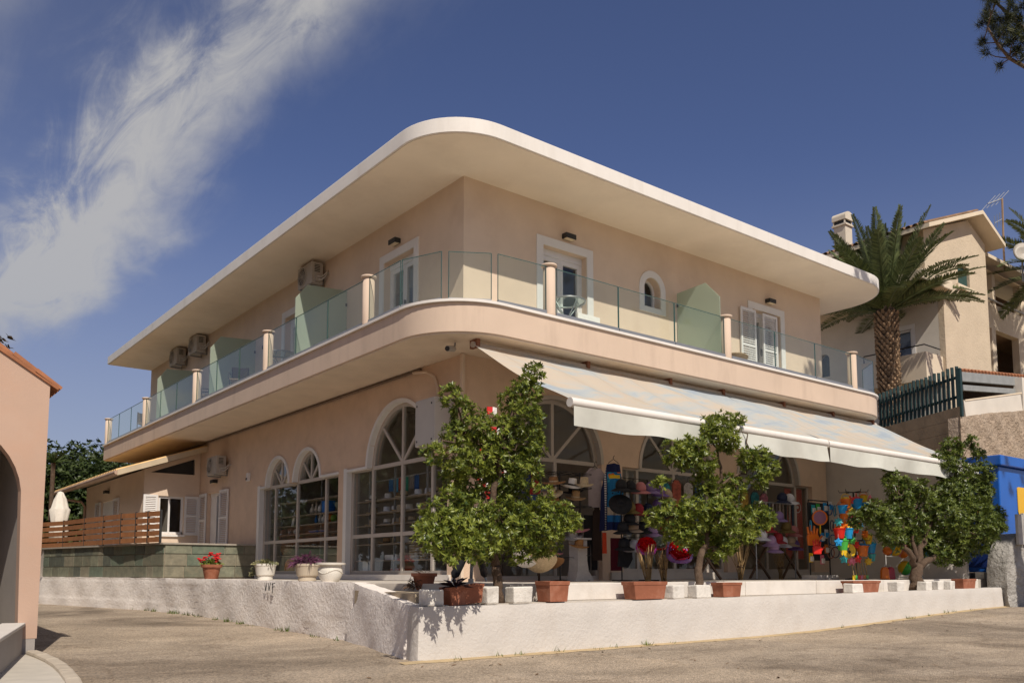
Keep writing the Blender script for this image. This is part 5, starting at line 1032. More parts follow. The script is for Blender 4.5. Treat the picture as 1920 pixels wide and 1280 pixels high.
# t-shirt
def garment(name, label, cat_, c, w, h, mt, outline=None, rz=-R(30), fold=.02, hang=True, group=None):
    t = thing(name, label, cat_, c, rz, group); pts = outline or [(-.5,0),(-.5,.72),(-.75,.62),(-.86,.80),(-.36,1.0),(-.14,1.0),(0,.94),(.14,1.0),(.36,1.0),(.86,.80),(.75,.62),(.5,.72),(.5,0)]
    m = MB(); P_ = [(a*w, (b-1)*h) for a, b in pts]; n = 14
    m.prism(P_, lambda p, d: (p[0], d+fold*math.sin(p[0]*38)+fold*.6*math.sin(p[0]*17+p[1]*5), p[1]), -.02, .02); m.build('cloth', mt, t)
    if hang: m = MB(); m.tube([(-.3*w,0,-.03),(0,0,.05),(.3*w,0,-.03)], .008, 6); m.tube([(0,0,.05),(0,0,.12),(.03,0,.15),(.05,0,.12)], .006, 6); m.build('hanger', M['dark'], t)
    return t
garment('t_shirt', 'pale lilac grey t-shirt hanging in the open doorway', 't-shirt', G(1115,877,-.9), .30, .88, cmat('lilac_shirt',(.36,.30,.31),.9))
garment('dress', 'dark brown garment hanging below the lilac shirt', 'garment', G(1119,950,-.7), .22, 1.2, cmat('brown_cloth',(.05,.03,.022),.9), [(-.5,0),(-.42,.9),(-.2,1),(.2,1),(.42,.9),(.5,0)])
garment('cloth', 'bright orange red cloth strip hanging beside the towel', 'cloth', G(1133,998,-1.3), .10, .45, cmat('orange_cloth',(.62,.06,.015),.8), [(-.5,0),(-.5,1),(.5,1),(.5,0)], hang=False)
garment('cloth', 'dark burgundy cloth hanging below the beach towel', 'cloth', G(1155,1008,-1.2), .24, .72, cmat('burgundy',(.11,.008,.02),.85), [(-.5,0),(-.5,1),(.5,1),(.5,0)], hang=False)
garment('garment', 'black garment bundle hanging under the cap rack', 'garment', G(1172,1010,-1.6), .30, .62, BLACKC, [(-.6,.05),(-.4,1),(.4,1),(.55,.3),(.2,0)], hang=False)
garment('garment', 'long dark trousers hanging in the doorway shade', 'garment', G(1107,965,-.45), .3, 1.25, cmat('dark_trousers',(.022,.02,.02),.9), [(-.5,0),(-.5,1),(.5,1),(.5,0),(.1,0),(0,.6),(-.1,0)], hang=False)
# beach towel with printed sea scene
def towelmat():
    m = bpy.data.materials.new('beach_towel'); nt, N, L, P = nodes_of(m); tc_ = N.new('ShaderNodeTexCoord'); sp = N.new('ShaderNodeSeparateXYZ'); L.new(tc_.outputs['Object'], sp.inputs[0])
    def mth(op, a, b=None, c=None):
        n = N.new('ShaderNodeMath'); n.operation = op
        for i, x in enumerate((a,b,c)):
            if x is None: continue
            if isinstance(x,(int,float)): n.inputs[i].default_value = x
            else: L.new(x, n.inputs[i])
        return n.outputs[0]
    def mix(f, a, b):
        x = N.new('ShaderNodeMix'); x.data_type = 'RGBA'; L.new(f, x.inputs['Factor'])
        for k, v in (('A',a),('B',b)):
            if isinstance(v, tuple): x.inputs[k].default_value = (*v,1)
            else: L.new(v, x.inputs[k])
        return x.outputs['Result']
    X_, Z_ = sp.outputs['X'], sp.outputs['Z']
    n = N.new('ShaderNodeTexNoise'); n.inputs['Scale'].default_value = 5; n.inputs['Detail'].default_value = 3; L.new(tc_.outputs['Object'], n.inputs['Vector'])
    c = mix(mth('GREATER_THAN', n.outputs[0], .60), (.012,.16,.36), (.04,.30,.46))
    v = N.new('ShaderNodeTexVoronoi'); v.inputs['Scale'].default_value = 9; L.new(tc_.outputs['Object'], v.inputs['Vector'])
    c = mix(mth('LESS_THAN', v.outputs['Distance'], .17), c, (.01,.02,.05))
    v2 = N.new('ShaderNodeTexVoronoi'); v2.inputs['Scale'].default_value = 3.6; L.new(tc_.outputs['Object'], v2.inputs['Vector'])
    c = mix(mth('MULTIPLY', mth('LESS_THAN', v2.outputs['Distance'], .27), mth('GREATER_THAN', Z_, -.75)), c, (.70,.16,.02))
    c = mix(mth('MULTIPLY', mth('LESS_THAN', mth('ABSOLUTE', mth('ADD', Z_, .30)), .04), mth('LESS_THAN', mth('ABSOLUTE', mth('ADD', X_, -.03)), .12)), c, (.75,.50,.03))
    c = mix(mth('LESS_THAN', Z_, mth('ADD', -1.02, mth('MULTIPLY', X_, -.4))), c, (.50,.44,.36))
    c = mix(mth('LESS_THAN', Z_, -1.15), c, (.02,.17,.45)); c = mix(mth('LESS_THAN', Z_, -1.30), c, (.008,.02,.10)); c = mix(mth('GREATER_THAN', Z_, -.2), c, (.008,.014,.07))
    c = mix(mth('LESS_THAN', X_, -.14), c, (.008,.014,.07))
    w = mth('SINE', mth('MULTIPLY', Z_, 120)); c = mix(mth('MULTIPLY', mth('LESS_THAN', mth('ABSOLUTE', mth('ADD', X_, .185)), .022), mth('GREATER_THAN', w, -.35)), c, (.62,.60,.58))
    L.new(c, P.inputs['Base Color']); P.inputs['Roughness'].default_value = .95; return m
TW = G(1150,868,-1.25); t = thing('beach_towel', 'blue printed beach towel with sea creatures hanging from a hook', 'towel', TW, -R(30))
m = MB(); m.grid(24, 30, lambda u, v: ((u-.5)*(.30+.22*min(1,v*2.5))+(-.06*v), .035*math.sin(u*19+v*2)*(.4+v)+.02*math.sin(u*8), -v*1.48-.05*abs(u-.5))); m.build('cloth', towelmat(), t, smooth=True, fix=False)
m = MB(); m.tube([(-.12,0,.0),(0,0,.09),(.12,0,0)], .008, 6); m.tube([(0,0,.09),(0,0,.14),(.03,0,.17)], .007, 6); m.build('hanger', M['dark'], t)
# cap rack
cx0 = G(1200,1000,-1.7)
rk = thing('cap_rack', 'black wire rack of caps beside the beach towel', 'rack', (cx0.x,-1.55,ZF)); 
for sx_ in (-.42,.42): m = MB(); m.tube([(sx_,0,0),(sx_,0,2.25)], .014, 6); m.build('upright', M['dark'], rk)
for z in (.95,1.3,1.65,2.0,2.25): m = MB(); m.tube([(-.42,0,z),(.42,0,z)], .008, 5); m.build('wire', M['dark'], rk)
[MB().tube([(a,-.3,.015),(a,.3,.015)], .014).build('foot', M['dark'], rk) for a in (-.42,.42)]
CC = {'black':BLACKC,'pink':cmat('cap_pink',(.50,.19,.19)),'purple':cmat('cap_purple',(.22,.15,.32)),'olive':cmat('cap_olive',(.17,.12,.035)),'red':cmat('cap_red',(.30,.02,.03)),'navy':cmat('cap_navy',(.012,.018,.05)),'beige':cmat('cap_beige',(.42,.31,.22)),'lilac':cmat('cap_lilac',(.42,.28,.46)),'white':cmat('cap_white',(.58,.58,.62)),'violet':cmat('cap_violet',(.18,.10,.30))}
BW = cmat('badge', (.6,.58,.55))
for lab, u, v, c in [('black cap at the left of the top cap row',1165,905,'black'),('black cap with white mark in the top cap row',1182,907,'black'),('pink cap in the top cap row',1201,910,'pink'),('purple cap in the top cap row',1220,910,'purple'),('violet cap edge behind the purple cap',1236,915,'violet'),
    ('olive cap in the second cap row',1181,947,'olive'),('dark red cap with white badge in the second cap row',1196,950,'red'),('navy cap right of the dark red cap',1214,950,'navy'),('violet cap by the leaves in the second cap row',1233,942,'violet'),
    ('black cap at the left of the third cap row',1168,985,'black'),('beige cap in the third cap row',1187,982,'beige'),('black cap right of the beige cap',1205,984,'black'),('lilac cap at the right of the third cap row',1223,990,'lilac'),
    ('white cap with dark emblem in the lowest cap row',1189,1018,'white'),('black cap at the left of the lowest cap row',1170,1015,'black'),('black cap under the dark red cap',1180,968,'black')]:
    p = G(u, v+8, -1.72); cap(lab, p, CC[c], -R(38)+rnd.uniform(-.25,.25), R(18), 1.35, badge=BW if c in ('red','white','black') else None)
hat('flat round black hat beside the towel on the cap rack', G(1163,945,-1.75), BLACKC, None, .25, .08, -R(38), R(62), 0, 'caps on the rack', .01)
# glossy flower hats
def flower(label, loc, c1, c2, s, rz=0, rx=R(35)):
    t = thing('flower_hat', label, 'hat', loc, rz, 'shiny flower shaped hats', rx); m = MB()
    for ring in range(4):
        nr = 5-ring if ring < 3 else 2; rad = s*(.30-.075*ring); zz = s*.07*ring
        for k in range(nr):
            a0 = 6.283*k/nr+ring*.7; span = 6.283/nr*1.35
            m.grid(6, 3, lambda u, v: ((rad*(1-.25*v*(ring>1))+.05*s*v)*math.cos(a0+span*(u-.5)), (rad*(1-.25*v*(ring>1))+.05*s*v)*math.sin(a0+span*(u-.5)), zz+v*s*.20*math.sin(math.pi*u)**.5-.02*s))
    m.lathe([(.3*s,0),(0,.02)], n=16); m.build('petals', c1, t, smooth=True, fix=False)
    m = MB(); m.lathe([(.30*s,-.02*s),(.40*s,-.08*s),(.36*s,-.12*s),(.2*s,-.08*s),(0,-.06*s)], n=22, wob=lambda a, r, z: .05*s*math.sin(3*a)*(r/(.4*s))); m.build('brim', c2, t, smooth=True)
REDF = cmat('flower_red',(.62,.012,.015),.25,.1,6,coat=.4); VIO = cmat('flower_violet',(.28,.12,.42),.3,.15,6,coat=.3); MAG = cmat('flower_magenta',(.42,.05,.35),.3,.1,6,coat=.3); PALE = cmat('flower_pale',(.45,.50,.42),.4)
flower('large shiny red flower hat with violet brim beside the middle tree', G(1275,1034,-2.6), REDF, VIO, .72, -R(38), R(55))
flower('shiny red and magenta flower hat under the cap rack', G(1212,1024,-2.2), REDF, MAG, .56, -R(38), R(50))
flower('smaller pale and red flower hat right of the magenta one', G(1237,1018,-2.1), PALE, REDF, .42, -R(38), R(60))
garment('scarf', 'blue and lilac patterned scarf beside the red flower hat', 'scarf', G(1258,1000,-2.3), .18, .34, cmat('scarf_lilac',(.28,.25,.45),.5,.6,20), [(-.5,0),(-.3,1),(.3,1),(.5,.2),(.2,0)], hang=False)
# reed bundles
REED = cmat('reed',(.36,.24,.11),.8,.25,20)
def reeds(label, x, y, n, h, seed, mt=REED, spread=.2, z=ZF):
    t = thing('reed_bundle', label, 'reeds', (x,y,z), group='bundles of reeds and sticks'); r = random.Random(seed)
    m = MB()
    for k in range(n): a = r.uniform(0,6.28); b = Vector((.05*math.cos(a), .05*math.sin(a), 0)); tp = Vector((spread*r.uniform(-1,1), spread*r.uniform(-1,1), h*r.uniform(.75,1.05))); m.tube([b, b.lerp(tp,.5)+Vector((0,0,.02)), tp], [.009,.008,.005], 5)
    m.build('stems', mt, t, smooth=True)['kind'] = 'stuff'; m = MB(); m.lathe([(.075,h*.35),(.085,h*.37),(.075,h*.39)], n=12); m.build('tie', M['wood'], t)
reeds('bundle of dry reeds below the magenta flower hat', G(1215,1090,-2.4).x, -2.4, 26, .75, 3); reeds('second bundle of dry reeds right of the cap rack', G(1245,1090,-2.3).x, -2.3, 22, .7, 4)
reeds('bundle of reeds behind the foliage of the middle tree', G(1388,1080,-1.0).x, -1.0, 26, .9, 5); reeds('bundle of yellow sticks in front of the right shop window', G(1464,1075,-.6).x, -.6, 20, .85, 6)
# wooden trestle crosses in front of windows
for lab, u, y in (('dark folding trestle left in the front shop window',1425,-.55),('dark folding trestle right in the front shop window',1485,-.45),('dark folding trestle behind the reeds',1330,-.9)):
    p = G(u,1085,y); t = thing('trestle', lab, 'trestle', (p.x,y,ZF), group='folding trestles')
    for s_ in (-1,1): m = MB(); m.bar((-.45*s_,0,0.02),(.45*s_,.05,.95), .05); m.build('leg', M['wood'], t)
    m = MB(); m.bar((-.5,.02,.97),(.5,.02,.97),.05); m.build('rail', M['wood'], t)
# shoe and hat rack in front of the right window
p = G(1478,1080,-.9); t = thing('clothes_rack', 'steel rack hung with scarves and hats in front of the right window', 'rack', (p.x,-.9,ZF))
for sx_ in (-1.4,.35): m = MB(); m.tube([(sx_,0,0),(sx_,0,2.05)], .018, 6); m.build('upright', M['alu'], t)
m = MB(); m.tube([(-1.4,0,2.05),(.35,0,2.05),(.35,.35,2.05)], .022, 6); m.build('rail', M['alu'], t)
[MB().tube([(a,-.25,.015),(a,.25,.015)], .016).build('foot', M['alu'], t) for a in (-1.4,.35)]
fc = [(.30,.26,.22),(.12,.11,.10),(.42,.36,.30),(.06,.09,.13),(.34,.30,.27),(.20,.16,.14),(.45,.40,.34)]
for i in range(11):
    garment('scarf', '%s scarf from the left on the steel rack by the right window' % (ORD[i].capitalize() if i < 9 else ('Tenth','Eleventh')[i-9]), 'scarf', Vector((p.x-1.25+i*.155,-.9,3.40)), .15, .5+.12*(i%3), cmat('scf%d' % (i%7), fc[i%7], .9, .3, 25), [(-.5,.05),(-.45,1),(.45,1),(.5,0),(.1,.08)], rz=R(35), hang=False, group='scarves on the steel rack')
for i, (u, v, c, lab) in enumerate([(1466,930,'navy','navy cap on top of the steel rack'),(1480,932,'white','white cap on top of the steel rack'),(1474,985,'olive','olive cap on the lower tier of the steel rack'),(1487,992,'pink','pink cap on the lower tier of the steel rack'),(1446,1010,'lilac','lilac cap hanging low left on the steel rack'),(1451,1022,'lilac','lilac sun visor below the lilac cap'),(1458,1005,'red','crimson cap hanging low on the steel rack'),(1467,1012,'white','white patterned cap hanging low on the steel rack'),(1482,1010,'beige','beige cap hanging low at the right of the steel rack')]):
    cap(lab, G(u,v+6,-1.1), CC[c], -R(38)+rnd.uniform(-.4,.4), R(20), 1.45, 'caps on the steel rack')
# red shop poster behind the right pane
t = thing('poster', 'red poster with round white emblem behind the right shop pane', 'poster', (0,0,0)); [MB().box(a,b,.27,.275,1.95,4.05).build('sheet', cmat('poster_red',(.38,.035,.015),.5), t) for a, b in ((11.85,12.18),(12.28,12.75))]
m = MB(); m.ring(arc(12.5,3.5,.17,0,360,28), arc(12.5,3.5,.145,0,360,28), fR, .262, .268); m.prism(arc(12.5,3.5,.05,0,330,14), fR, .262, .268); m.build('emblem', BW, t)
# toy racks
p = G(1548,1075,-2.0); t = thing('toy_rack', 'black panel rack of water toys at the end of the shop front', 'rack', (p.x,-1.9,ZF))
m = MB(); m.box(-.5,.42,.03,.06,.5,2.02); m.build('panel', cmat('rack_black',(.02,.025,.03),.6,.5,14), t)
for sx_ in (-.5,.42): m = MB(); m.tube([(sx_,.02,0),(sx_,.02,2.08)], .018, 6); m.build('upright', M['dark'], t)
m = MB(); m.tube([(-.5,.02,2.08),(.42,.02,2.08)], .018, 6); m.build('rail', M['dark'], t)
m = MB(); m.box(-.55,.45,-.2,.25,.0,.12); m.build('base', cmat('pedestal',(.52,.48,.44),.6), t)
RB = [cmat('ring%d' % i, c, .45, .1) for i, c in enumerate([(.02,.10,.30),(.03,.25,.40),(.25,.22,.20),(.05,.06,.12),(.30,.12,.08)])]
HL = ['navy hoop at the upper left of the black toy rack','teal hoop in the upper row of the toy rack','grey hoop at the upper right of the toy rack','black hoop left in the second row of the toy rack','rust hoop right in the second row of the toy rack','navy hoop in the third row of the toy rack','teal hoop right in the third row of the toy rack','grey hoop left in the third row of the toy rack','black hoop right in the bottom row of the toy rack','rust hoop left in the bottom row of the toy rack','navy hoop beside the orange foam hand','teal hoop above the orange foam hand']
for i in range(12):
    u, v = [(1556,955),(1565,957),(1572,955),(1560,985),(1568,987),(1562,1012),(1570,1014),(1556,1014),(1566,1035),(1558,1036),(1525,1005),(1520,985)][i]; o = tag(MB().tube([(.14*math.cos(k*.393), 0, .14*math.sin(k*.393)) for k in range(17)], .014, 6, False).build('swim_ring', RB[i%5], smooth=True), HL[i], 'hoop', 'hoops on the toy rack'); o.location = G(u,v,-2.1-.03*(i%3)); o.rotation_euler = (0,0,rnd.uniform(.6,1.4))
def paddle(label, loc, rim, face, hand, r, hl, rz=-R(38), ring=False):
    t = thing('toy_paddle', label, 'paddle', loc, rz, 'toy paddles'); m = MB(); f = lambda q, d: (q[0], d, q[1]); m.ring(arc(0,0,r,0,360,28), arc(0,0,r*.82,0,360,28), f, -.015, .015); m.build('rim', rim, t)
    m = MB(); m.prism(arc(0,0,r*.83,0,348,28), f, -.006, .006); m.build('face', face, t); m = MB(); m.bar((0,0,-r*.95),(0,0,-r-hl),.045,.03); m.build('handle', hand, t); return t
BR = lambda n, c: cmat('toy_'+n, c, .35, .06, 6, coat=.2)
ORG, YEL, BLU, GRN, RED, PNK, TEA = BR('orange',(.72,.17,.015)), BR('yellow',(.75,.48,.012)), BR('blue',(.015,.28,.62)), BR('green',(.06,.40,.06)), BR('red',(.62,.02,.012)), BR('pink',(.70,.16,.24)), BR('teal',(.03,.35,.38))
paddle('rainbow rimmed toy racket on the black toy rack', G(1537,970,-2.25), ORG, BR('mesh',(.30,.14,.22)), YEL, .20, .22)
pd = paddle('yellow paddle with black figure hanging on the toy stand', G(1590,1032,-2.9), YEL, YEL, YEL, .19, .18)
m = MB(); m.prism([(-.06,.08),(.04,.09),(.02,.03),(.07,-.02),(.03,-.09),(0,-.04),(-.03,.02)], lambda q, d: (q[0], d, q[1]), -.022, -.008); m.build('figure', M['dark'], pd)
def glove(label, u, v, s, mt, y=-2.2):
    t = thing('foam_hand', label, 'glove', G(u,v,y), -R(30), 'foam hands'); f = lambda q, d: (q[0]*s, d, q[1]*s)
    m = MB(); m.prism([(-.15,-.2),(.15,-.2),(.17,.05),(.13,.1),(-.13,.1),(-.17,.05)], f, -.035, .035); m.build('palm', mt, t, bevel=.02)
    for k, (x, h) in enumerate(((-.11,.22),(-.035,.27),(.04,.25),(.11,.18))): m = MB(); m.tube([f((x,.08),0), f((x*1.3,.08+h),0)], [.036*s,.026*s], 8); m.build('finger', mt, t, smooth=True)
    m = MB(); m.tube([f((.13,-.1),0), f((.27,.06),0)], [.04*s,.028*s], 8); m.build('thumb', mt, t, smooth=True)
glove('large orange red foam hand on the toy rack', 1524, 1008, .95, ORG); glove('smaller red foam hand under the large one', 1532, 1028, .7, RED, -2.4)
ps = G(1606,1080,-2.8); t = thing('toy_stand', 'black carousel stand hung with plastic beach toys', 'stand', (ps.x,-2.8,ZF)); m = MB(); m.tube([(0,0,0),(0,0,2.25)], .022, 8); m.build('pole', M['dark'], t)
for z in (2.25,1.6,1.0): m = MB(); [m.tube([(0,0,z),(.34*math.cos(a),.34*math.sin(a),z),(.36*math.cos(a),.36*math.sin(a),z+.06)], .01, 5) for a in (0,1.05,2.1,3.14,4.2,5.24)]; m.build('hook_ring', M['dark'], t)
m = MB(); m.lathe([(.28,0),(.28,.03),(.05,.06)], n=18); m.build('foot', M['dark'], t)
def bucket(label, u, v, c1, c2, s=1, y=-2.95):
    t = thing('toy_bucket', label, 'bucket', G(u,v,y), rnd.uniform(0,3), 'beach buckets'); m = MB(); m.lathe([(.085*s,-.10*s),(.12*s,.09*s),(.13*s,.09*s),(.13*s,.11*s),(.115*s,.11*s),(.08*s,-.09*s),(0,-.09*s)], n=18); m.build('pail', c1, t, smooth=True, auto=True)
    m = MB(); m.tube([(.12*s*math.cos(a), 0, .1*s+.13*s*math.sin(a)) for a in [k*math.pi/8 for k in range(9)]], .008*s, 6); m.build('handle', c2, t); m = MB(); m.lathe([(.0,.16*s),(.07*s,.15*s),(.1*s,.11*s),(0,.1*s)], n=12); m.build('sand_mould', c2, t, smooth=True)
for a in [('blue bucket with red mould at the top of the toy stand',1606,945,BLU,RED,1.25),('orange bucket at the upper left of the toy stand',1586,944,ORG,YEL,1.1),('yellow bucket at the upper right of the toy stand',1619,936,YEL,ORG,.9),('teal bucket behind the yellow bucket at the top',1621,950,BLU,YEL,1.0),('blue bucket with yellow mould in the middle tier',1589,1000,BLU,YEL,1.25),('red bucket at the left of the middle tier',1574,1000,RED,ORG,1.2),('orange bucket half hidden by leaves in the middle tier',1601,990,RED,GRN,1.2),('orange bucket with blue label in the lower tier',1617,1033,ORG,BLU,1.3),('sky blue bucket at the lower right of the toy stand',1632,1028,BLU,TEA,1.2),('yellow duck-like mould bucket above the sky blue bucket',1626,1012,YEL,YEL,1.1),('green round bucket at the lowest right',1634,1045,TEA,RED,.9),('green bucket at the left of the lower tier',1580,1022,GRN,GRN,1.2),('blue bucket below the orange one at the upper left',1580,955,BLU,ORG,1.0),('orange flat bucket under the upper left pair',1583,966,ORG,RED,1.0),('red bucket under the top blue bucket',1605,966,RED,BLU,1.0)]: bucket(*a)
t = thing('net_bag', 'pink net bag of toys at the top right of the toy stand', 'bag', G(1632,945,-3.0)); m = MB(); m.lathe([(.02,.24),(.05,.16),(.11,.02),(.10,-.14),(.04,-.22),(0,-.23)], n=14); m.build('bag', PNK, t, smooth=True); m = MB(); m.tube([(0,0,.24),(0,0,.34)], .012); m.build('tie', M['frame_w'], t)
for i, (u, mt, lab) in enumerate([(1601,YEL,'yellow'),(1606,GRN,'green'),(1611,RED,'red'),(1616,PNK,'pink'),(1621,ORG,'orange'),(1626,GRN,'light green')]):
    q = G(u,1080,-3.05); t = thing('toy_spade', '%s handled toy spade standing at the foot of the toy stand' % lab, 'spade', (q.x,-3.05,ZF), group='toy spades'); m = MB(); m.tube([(0,0,.1),(rnd.uniform(-.04,.04),.05,.5)], .014, 6); m.build('shaft', REED, t); m = MB(); m.prism([(-.05,0),(.05,0),(.055,.12),(-.055,.12)], lambda q_, d: (q_[0], d, q_[1]), -.01, .01); m.build('blade', mt, t)
# inflatables by the side wall
def ball(label, u, v, r, cols_, y=-3.0, rz=.4):
    p_ = G(u,v,y); t = thing('beach_ball', label, 'ball', p_, rz, 'beach balls', .5); k = len(cols_)
    for i, mt in enumerate(cols_):
        m = MB(); m.grid(5, 10, lambda a, b: (r*math.sin(math.pi*b)*math.cos(6.2832*(i+a)/k), r*math.sin(math.pi*b)*math.sin(6.2832*(i+a)/k), r*math.cos(math.pi*b))); m.build('panel', mt, t, smooth=True, fix=False)
WH = BR('white',(.65,.62,.58))
ball('green striped beach ball on the floor by the forked trunk', 1697, 1064, .20, [GRN,WH,YEL,GRN,TEA,YEL]); ball('rainbow swirled beach ball above the wire shelf', 1694, 1033, .19, [TEA,YEL,PNK,ORG,WH,BLU]); ball('teal and yellow beach ball at the left of the wire shelf', 1678, 1030, .17, [BLU,TEA,YEL,GRN]); ball('teal and yellow ball between the trunk forks', 1730, 1040, .19, [TEA,YEL,BLU,WH]); ball('red ball at the right of the trunk forks', 1738, 1035, .13, [RED,RED,ORG,PNK]); ball('small red ball at the far left of the wire shelf', 1664, 1032, .12, [RED,ORG,RED])
q = G(1700,1080,-2.8); t = thing('wire_shelf', 'white wire shelf holding beach balls by the pale wall', 'shelf', (q.x,-2.75,ZF))
for z in (.05,.33,.62): m = MB(); m.tube([(-.6,-.2,z),(.6,-.2,z),(.6,.2,z),(-.6,.2,z),(-.6,-.2,z)], .009, 5); [m.tube([(-.6+.15*k,-.2,z),(-.6+.15*k,.2,z)], .005, 4) for k in range(9)]; m.build('tier', M['frame_w'], t)
for a in (-.6,.6):
    for b in (-.2,.2): m = MB(); m.tube([(a,b,0),(a,b,.95)], .01, 5); m.build('upright', M['frame_w'], t)
for u, lab, mt in ((1659,'orange red folded inflatable leaning at the left of the wire shelf',ORG),(1670,'crimson folded inflatable beside the orange red one',BR('crimson',(.42,.015,.05)))):
    q = G(u,1080,-3.1); t = thing('inflatable', lab, 'inflatable', (q.x,-3.1,ZF), -R(30)); m = MB(); m.prism([(-.12,0),(.12,0),(.10,.28),(.04,.34),(-.06,.33),(-.10,.25)], lambda q_, d: (q_[0], d, q_[1]), -.06, .06); m.build('bag', mt, t, bevel=.04); m = MB(); m.tube([(0,0,.33),(.01,0,.38)], .015); m.build('valve', WH, t)

# --- more hanging stock
def mould(label, u, v, mt, s=.13, n=5, y=-3.0):
    t = thing('sand_mould', label, 'toy', G(u,v,y), -R(38)+rnd.uniform(-.4,.4), 'plastic sand moulds'); pts = [((s if k%2 == 0 else s*.55)*math.cos(math.pi*k/n+1.57), (s if k%2 == 0 else s*.55)*math.sin(math.pi*k/n+1.57)) for k in range(2*n)]; f = lambda q, d: (q[0], d, q[1])
    m = MB(); m.prism(pts, f, -.03, .03); m.build('body', mt, t, bevel=.018); m = MB(); m.prism([(a*.55, b*.55) for a, b in pts], f, -.045, -.03); m.build('raised_face', mt, t, bevel=.008)
    m = MB(); m.tube([(0,0,s*.9),(0,0,s*1.6)], .004, 5); m.build('cord', WH, t)
for lab, u, v, mt, n in [('red star mould left of the top blue bucket',1594,937,RED,5),('green star mould at the top right of the toy stand',1613,952,GRN,5),('pink flower mould under the pink net bag',1628,962,PNK,7),('yellow star mould between the upper buckets',1597,958,YEL,5),('teal flower mould at the left of the second tier',1572,978,TEA,7),('orange star mould at the second tier',1584,982,ORG,5),('pink star mould in the middle of the toy stand',1596,976,PNK,5),('blue flower mould right of the middle tier',1611,985,BLU,7),('green flower mould under the middle blue bucket',1598,1012,GRN,7),('red flower mould right of the yellow paddle',1605,1020,RED,7),('blue star mould below the red bucket',1572,1016,BLU,5),('orange flower mould at the lower right',1622,1000,ORG,7),('yellow flower mould under the sky blue bucket',1628,1052,YEL,7),('red star mould at the bottom of the toy stand',1608,1048,RED,5),('teal star mould at the bottom left of the toy stand',1582,1048,TEA,5),('pink flower mould beside the bottom spades',1597,1052,PNK,7)]: mould(lab, u, v, mt, .125, n)
def pack(label, u, v, mt, w, h, y=-2.02):
    t = thing('toy_pack', label, 'package', G(u,v,y), 0, 'carded toys on the black rack'); m = MB(); m.box(-w/2,w/2,-.012,.0,-h,0); m.build('card', mt, t); m = MB(); m.box(-w*.38,w*.38,-.06,-.012,-h*.9,-h*.35); m.build('blister', WH if mt is not WH else BLU, t, bevel=.015)
for lab, u, v, mt in [('teal carded toy at the top left of the black rack',1524,946,TEA),('green carded toy beside the teal one at the top',1533,944,GRN),('blue carded toy in the top middle of the black rack',1546,942,BLU),('yellow carded toy low at the left of the black rack',1520,1036,YEL),('white carded toy in the middle of the black rack',1549,992,WH),('blue carded toy in the middle left of the black rack',1541,998,BLU),('orange carded toy low in the middle of the black rack',1549,1020,ORG),('pink carded toy at the bottom of the black rack',1541,1040,PNK),('white carded toy at the top right of the black rack',1556,940,WH)]: pack(lab, u, v, mt, .16, .24)
DR = [[(-.55,0),(-.3,.62),(-.34,.9),(-.2,1),(.2,1),(.34,.9),(.3,.62),(.55,0)]]
for lab, u, v, y, w, h, c in [('turquoise patterned dress hanging behind the caps',1248,905,-.55,.34,1.0,(.05,.30,.34)),('coral dress hanging in the window behind the middle tree',1268,900,-.6,.34,1.05,(.55,.14,.09)),('white blouse hanging behind the middle tree trunk',1290,905,-.6,.36,.8,(.62,.58,.55)),('royal blue dress hanging right of the white blouse',1310,905,-.6,.34,1.05,(.03,.08,.34)),('mustard dress hanging beyond the royal blue dress',1395,920,-.7,.34,1.0,(.48,.30,.05)),('teal dress hanging left of the steel rack',1415,922,-.7,.34,1.05,(.03,.22,.24)),('pink dress hanging beside the steel rack',1432,925,-.7,.34,1.0,(.55,.2,.26)),('red swimsuit hanging above the first stand of hats',1003,880,-.7,.26,.6,(.5,.03,.03)),('navy striped shirt hanging at the left of the open door',985,885,-.6,.32,.75,(.05,.07,.16))]: garment('dress', lab, 'garment', G(u,v,y), w, h, cmat('dr_%d' % u, tuple(x*.5 for x in c), .9, .45, 14), DR[0], rz=-R(20), group='clothes on hangers')
for i, (u, v, c, lab) in enumerate([(1256,1010,'white','white cap beside the lilac scarf'),(1262,985,'pink','pink cap half hidden by the middle tree'),(1250,958,'navy','navy cap at the right end of the second cap row'),(1246,978,'red','red cap at the right end of the third cap row'),(1250,925,'beige','beige cap at the right end of the top cap row'),(1440,985,'red','red cap at the left of the steel rack'),(1428,1000,'white','white cap at the left of the steel rack'),(1460,965,'purple','purple cap in the middle of the steel rack'),(1436,960,'navy','navy cap in the middle left of the steel rack'),(1490,1018,'violet','violet cap low at the right end of the steel rack')]): cap(lab, G(u,v+6,-1.75 if u < 1300 else -1.15), CC[c], -R(38)+rnd.uniform(-.3,.3), R(18), 1.4, 'caps on the rack' if u < 1300 else 'caps on the steel rack', BW if i%2 else None)
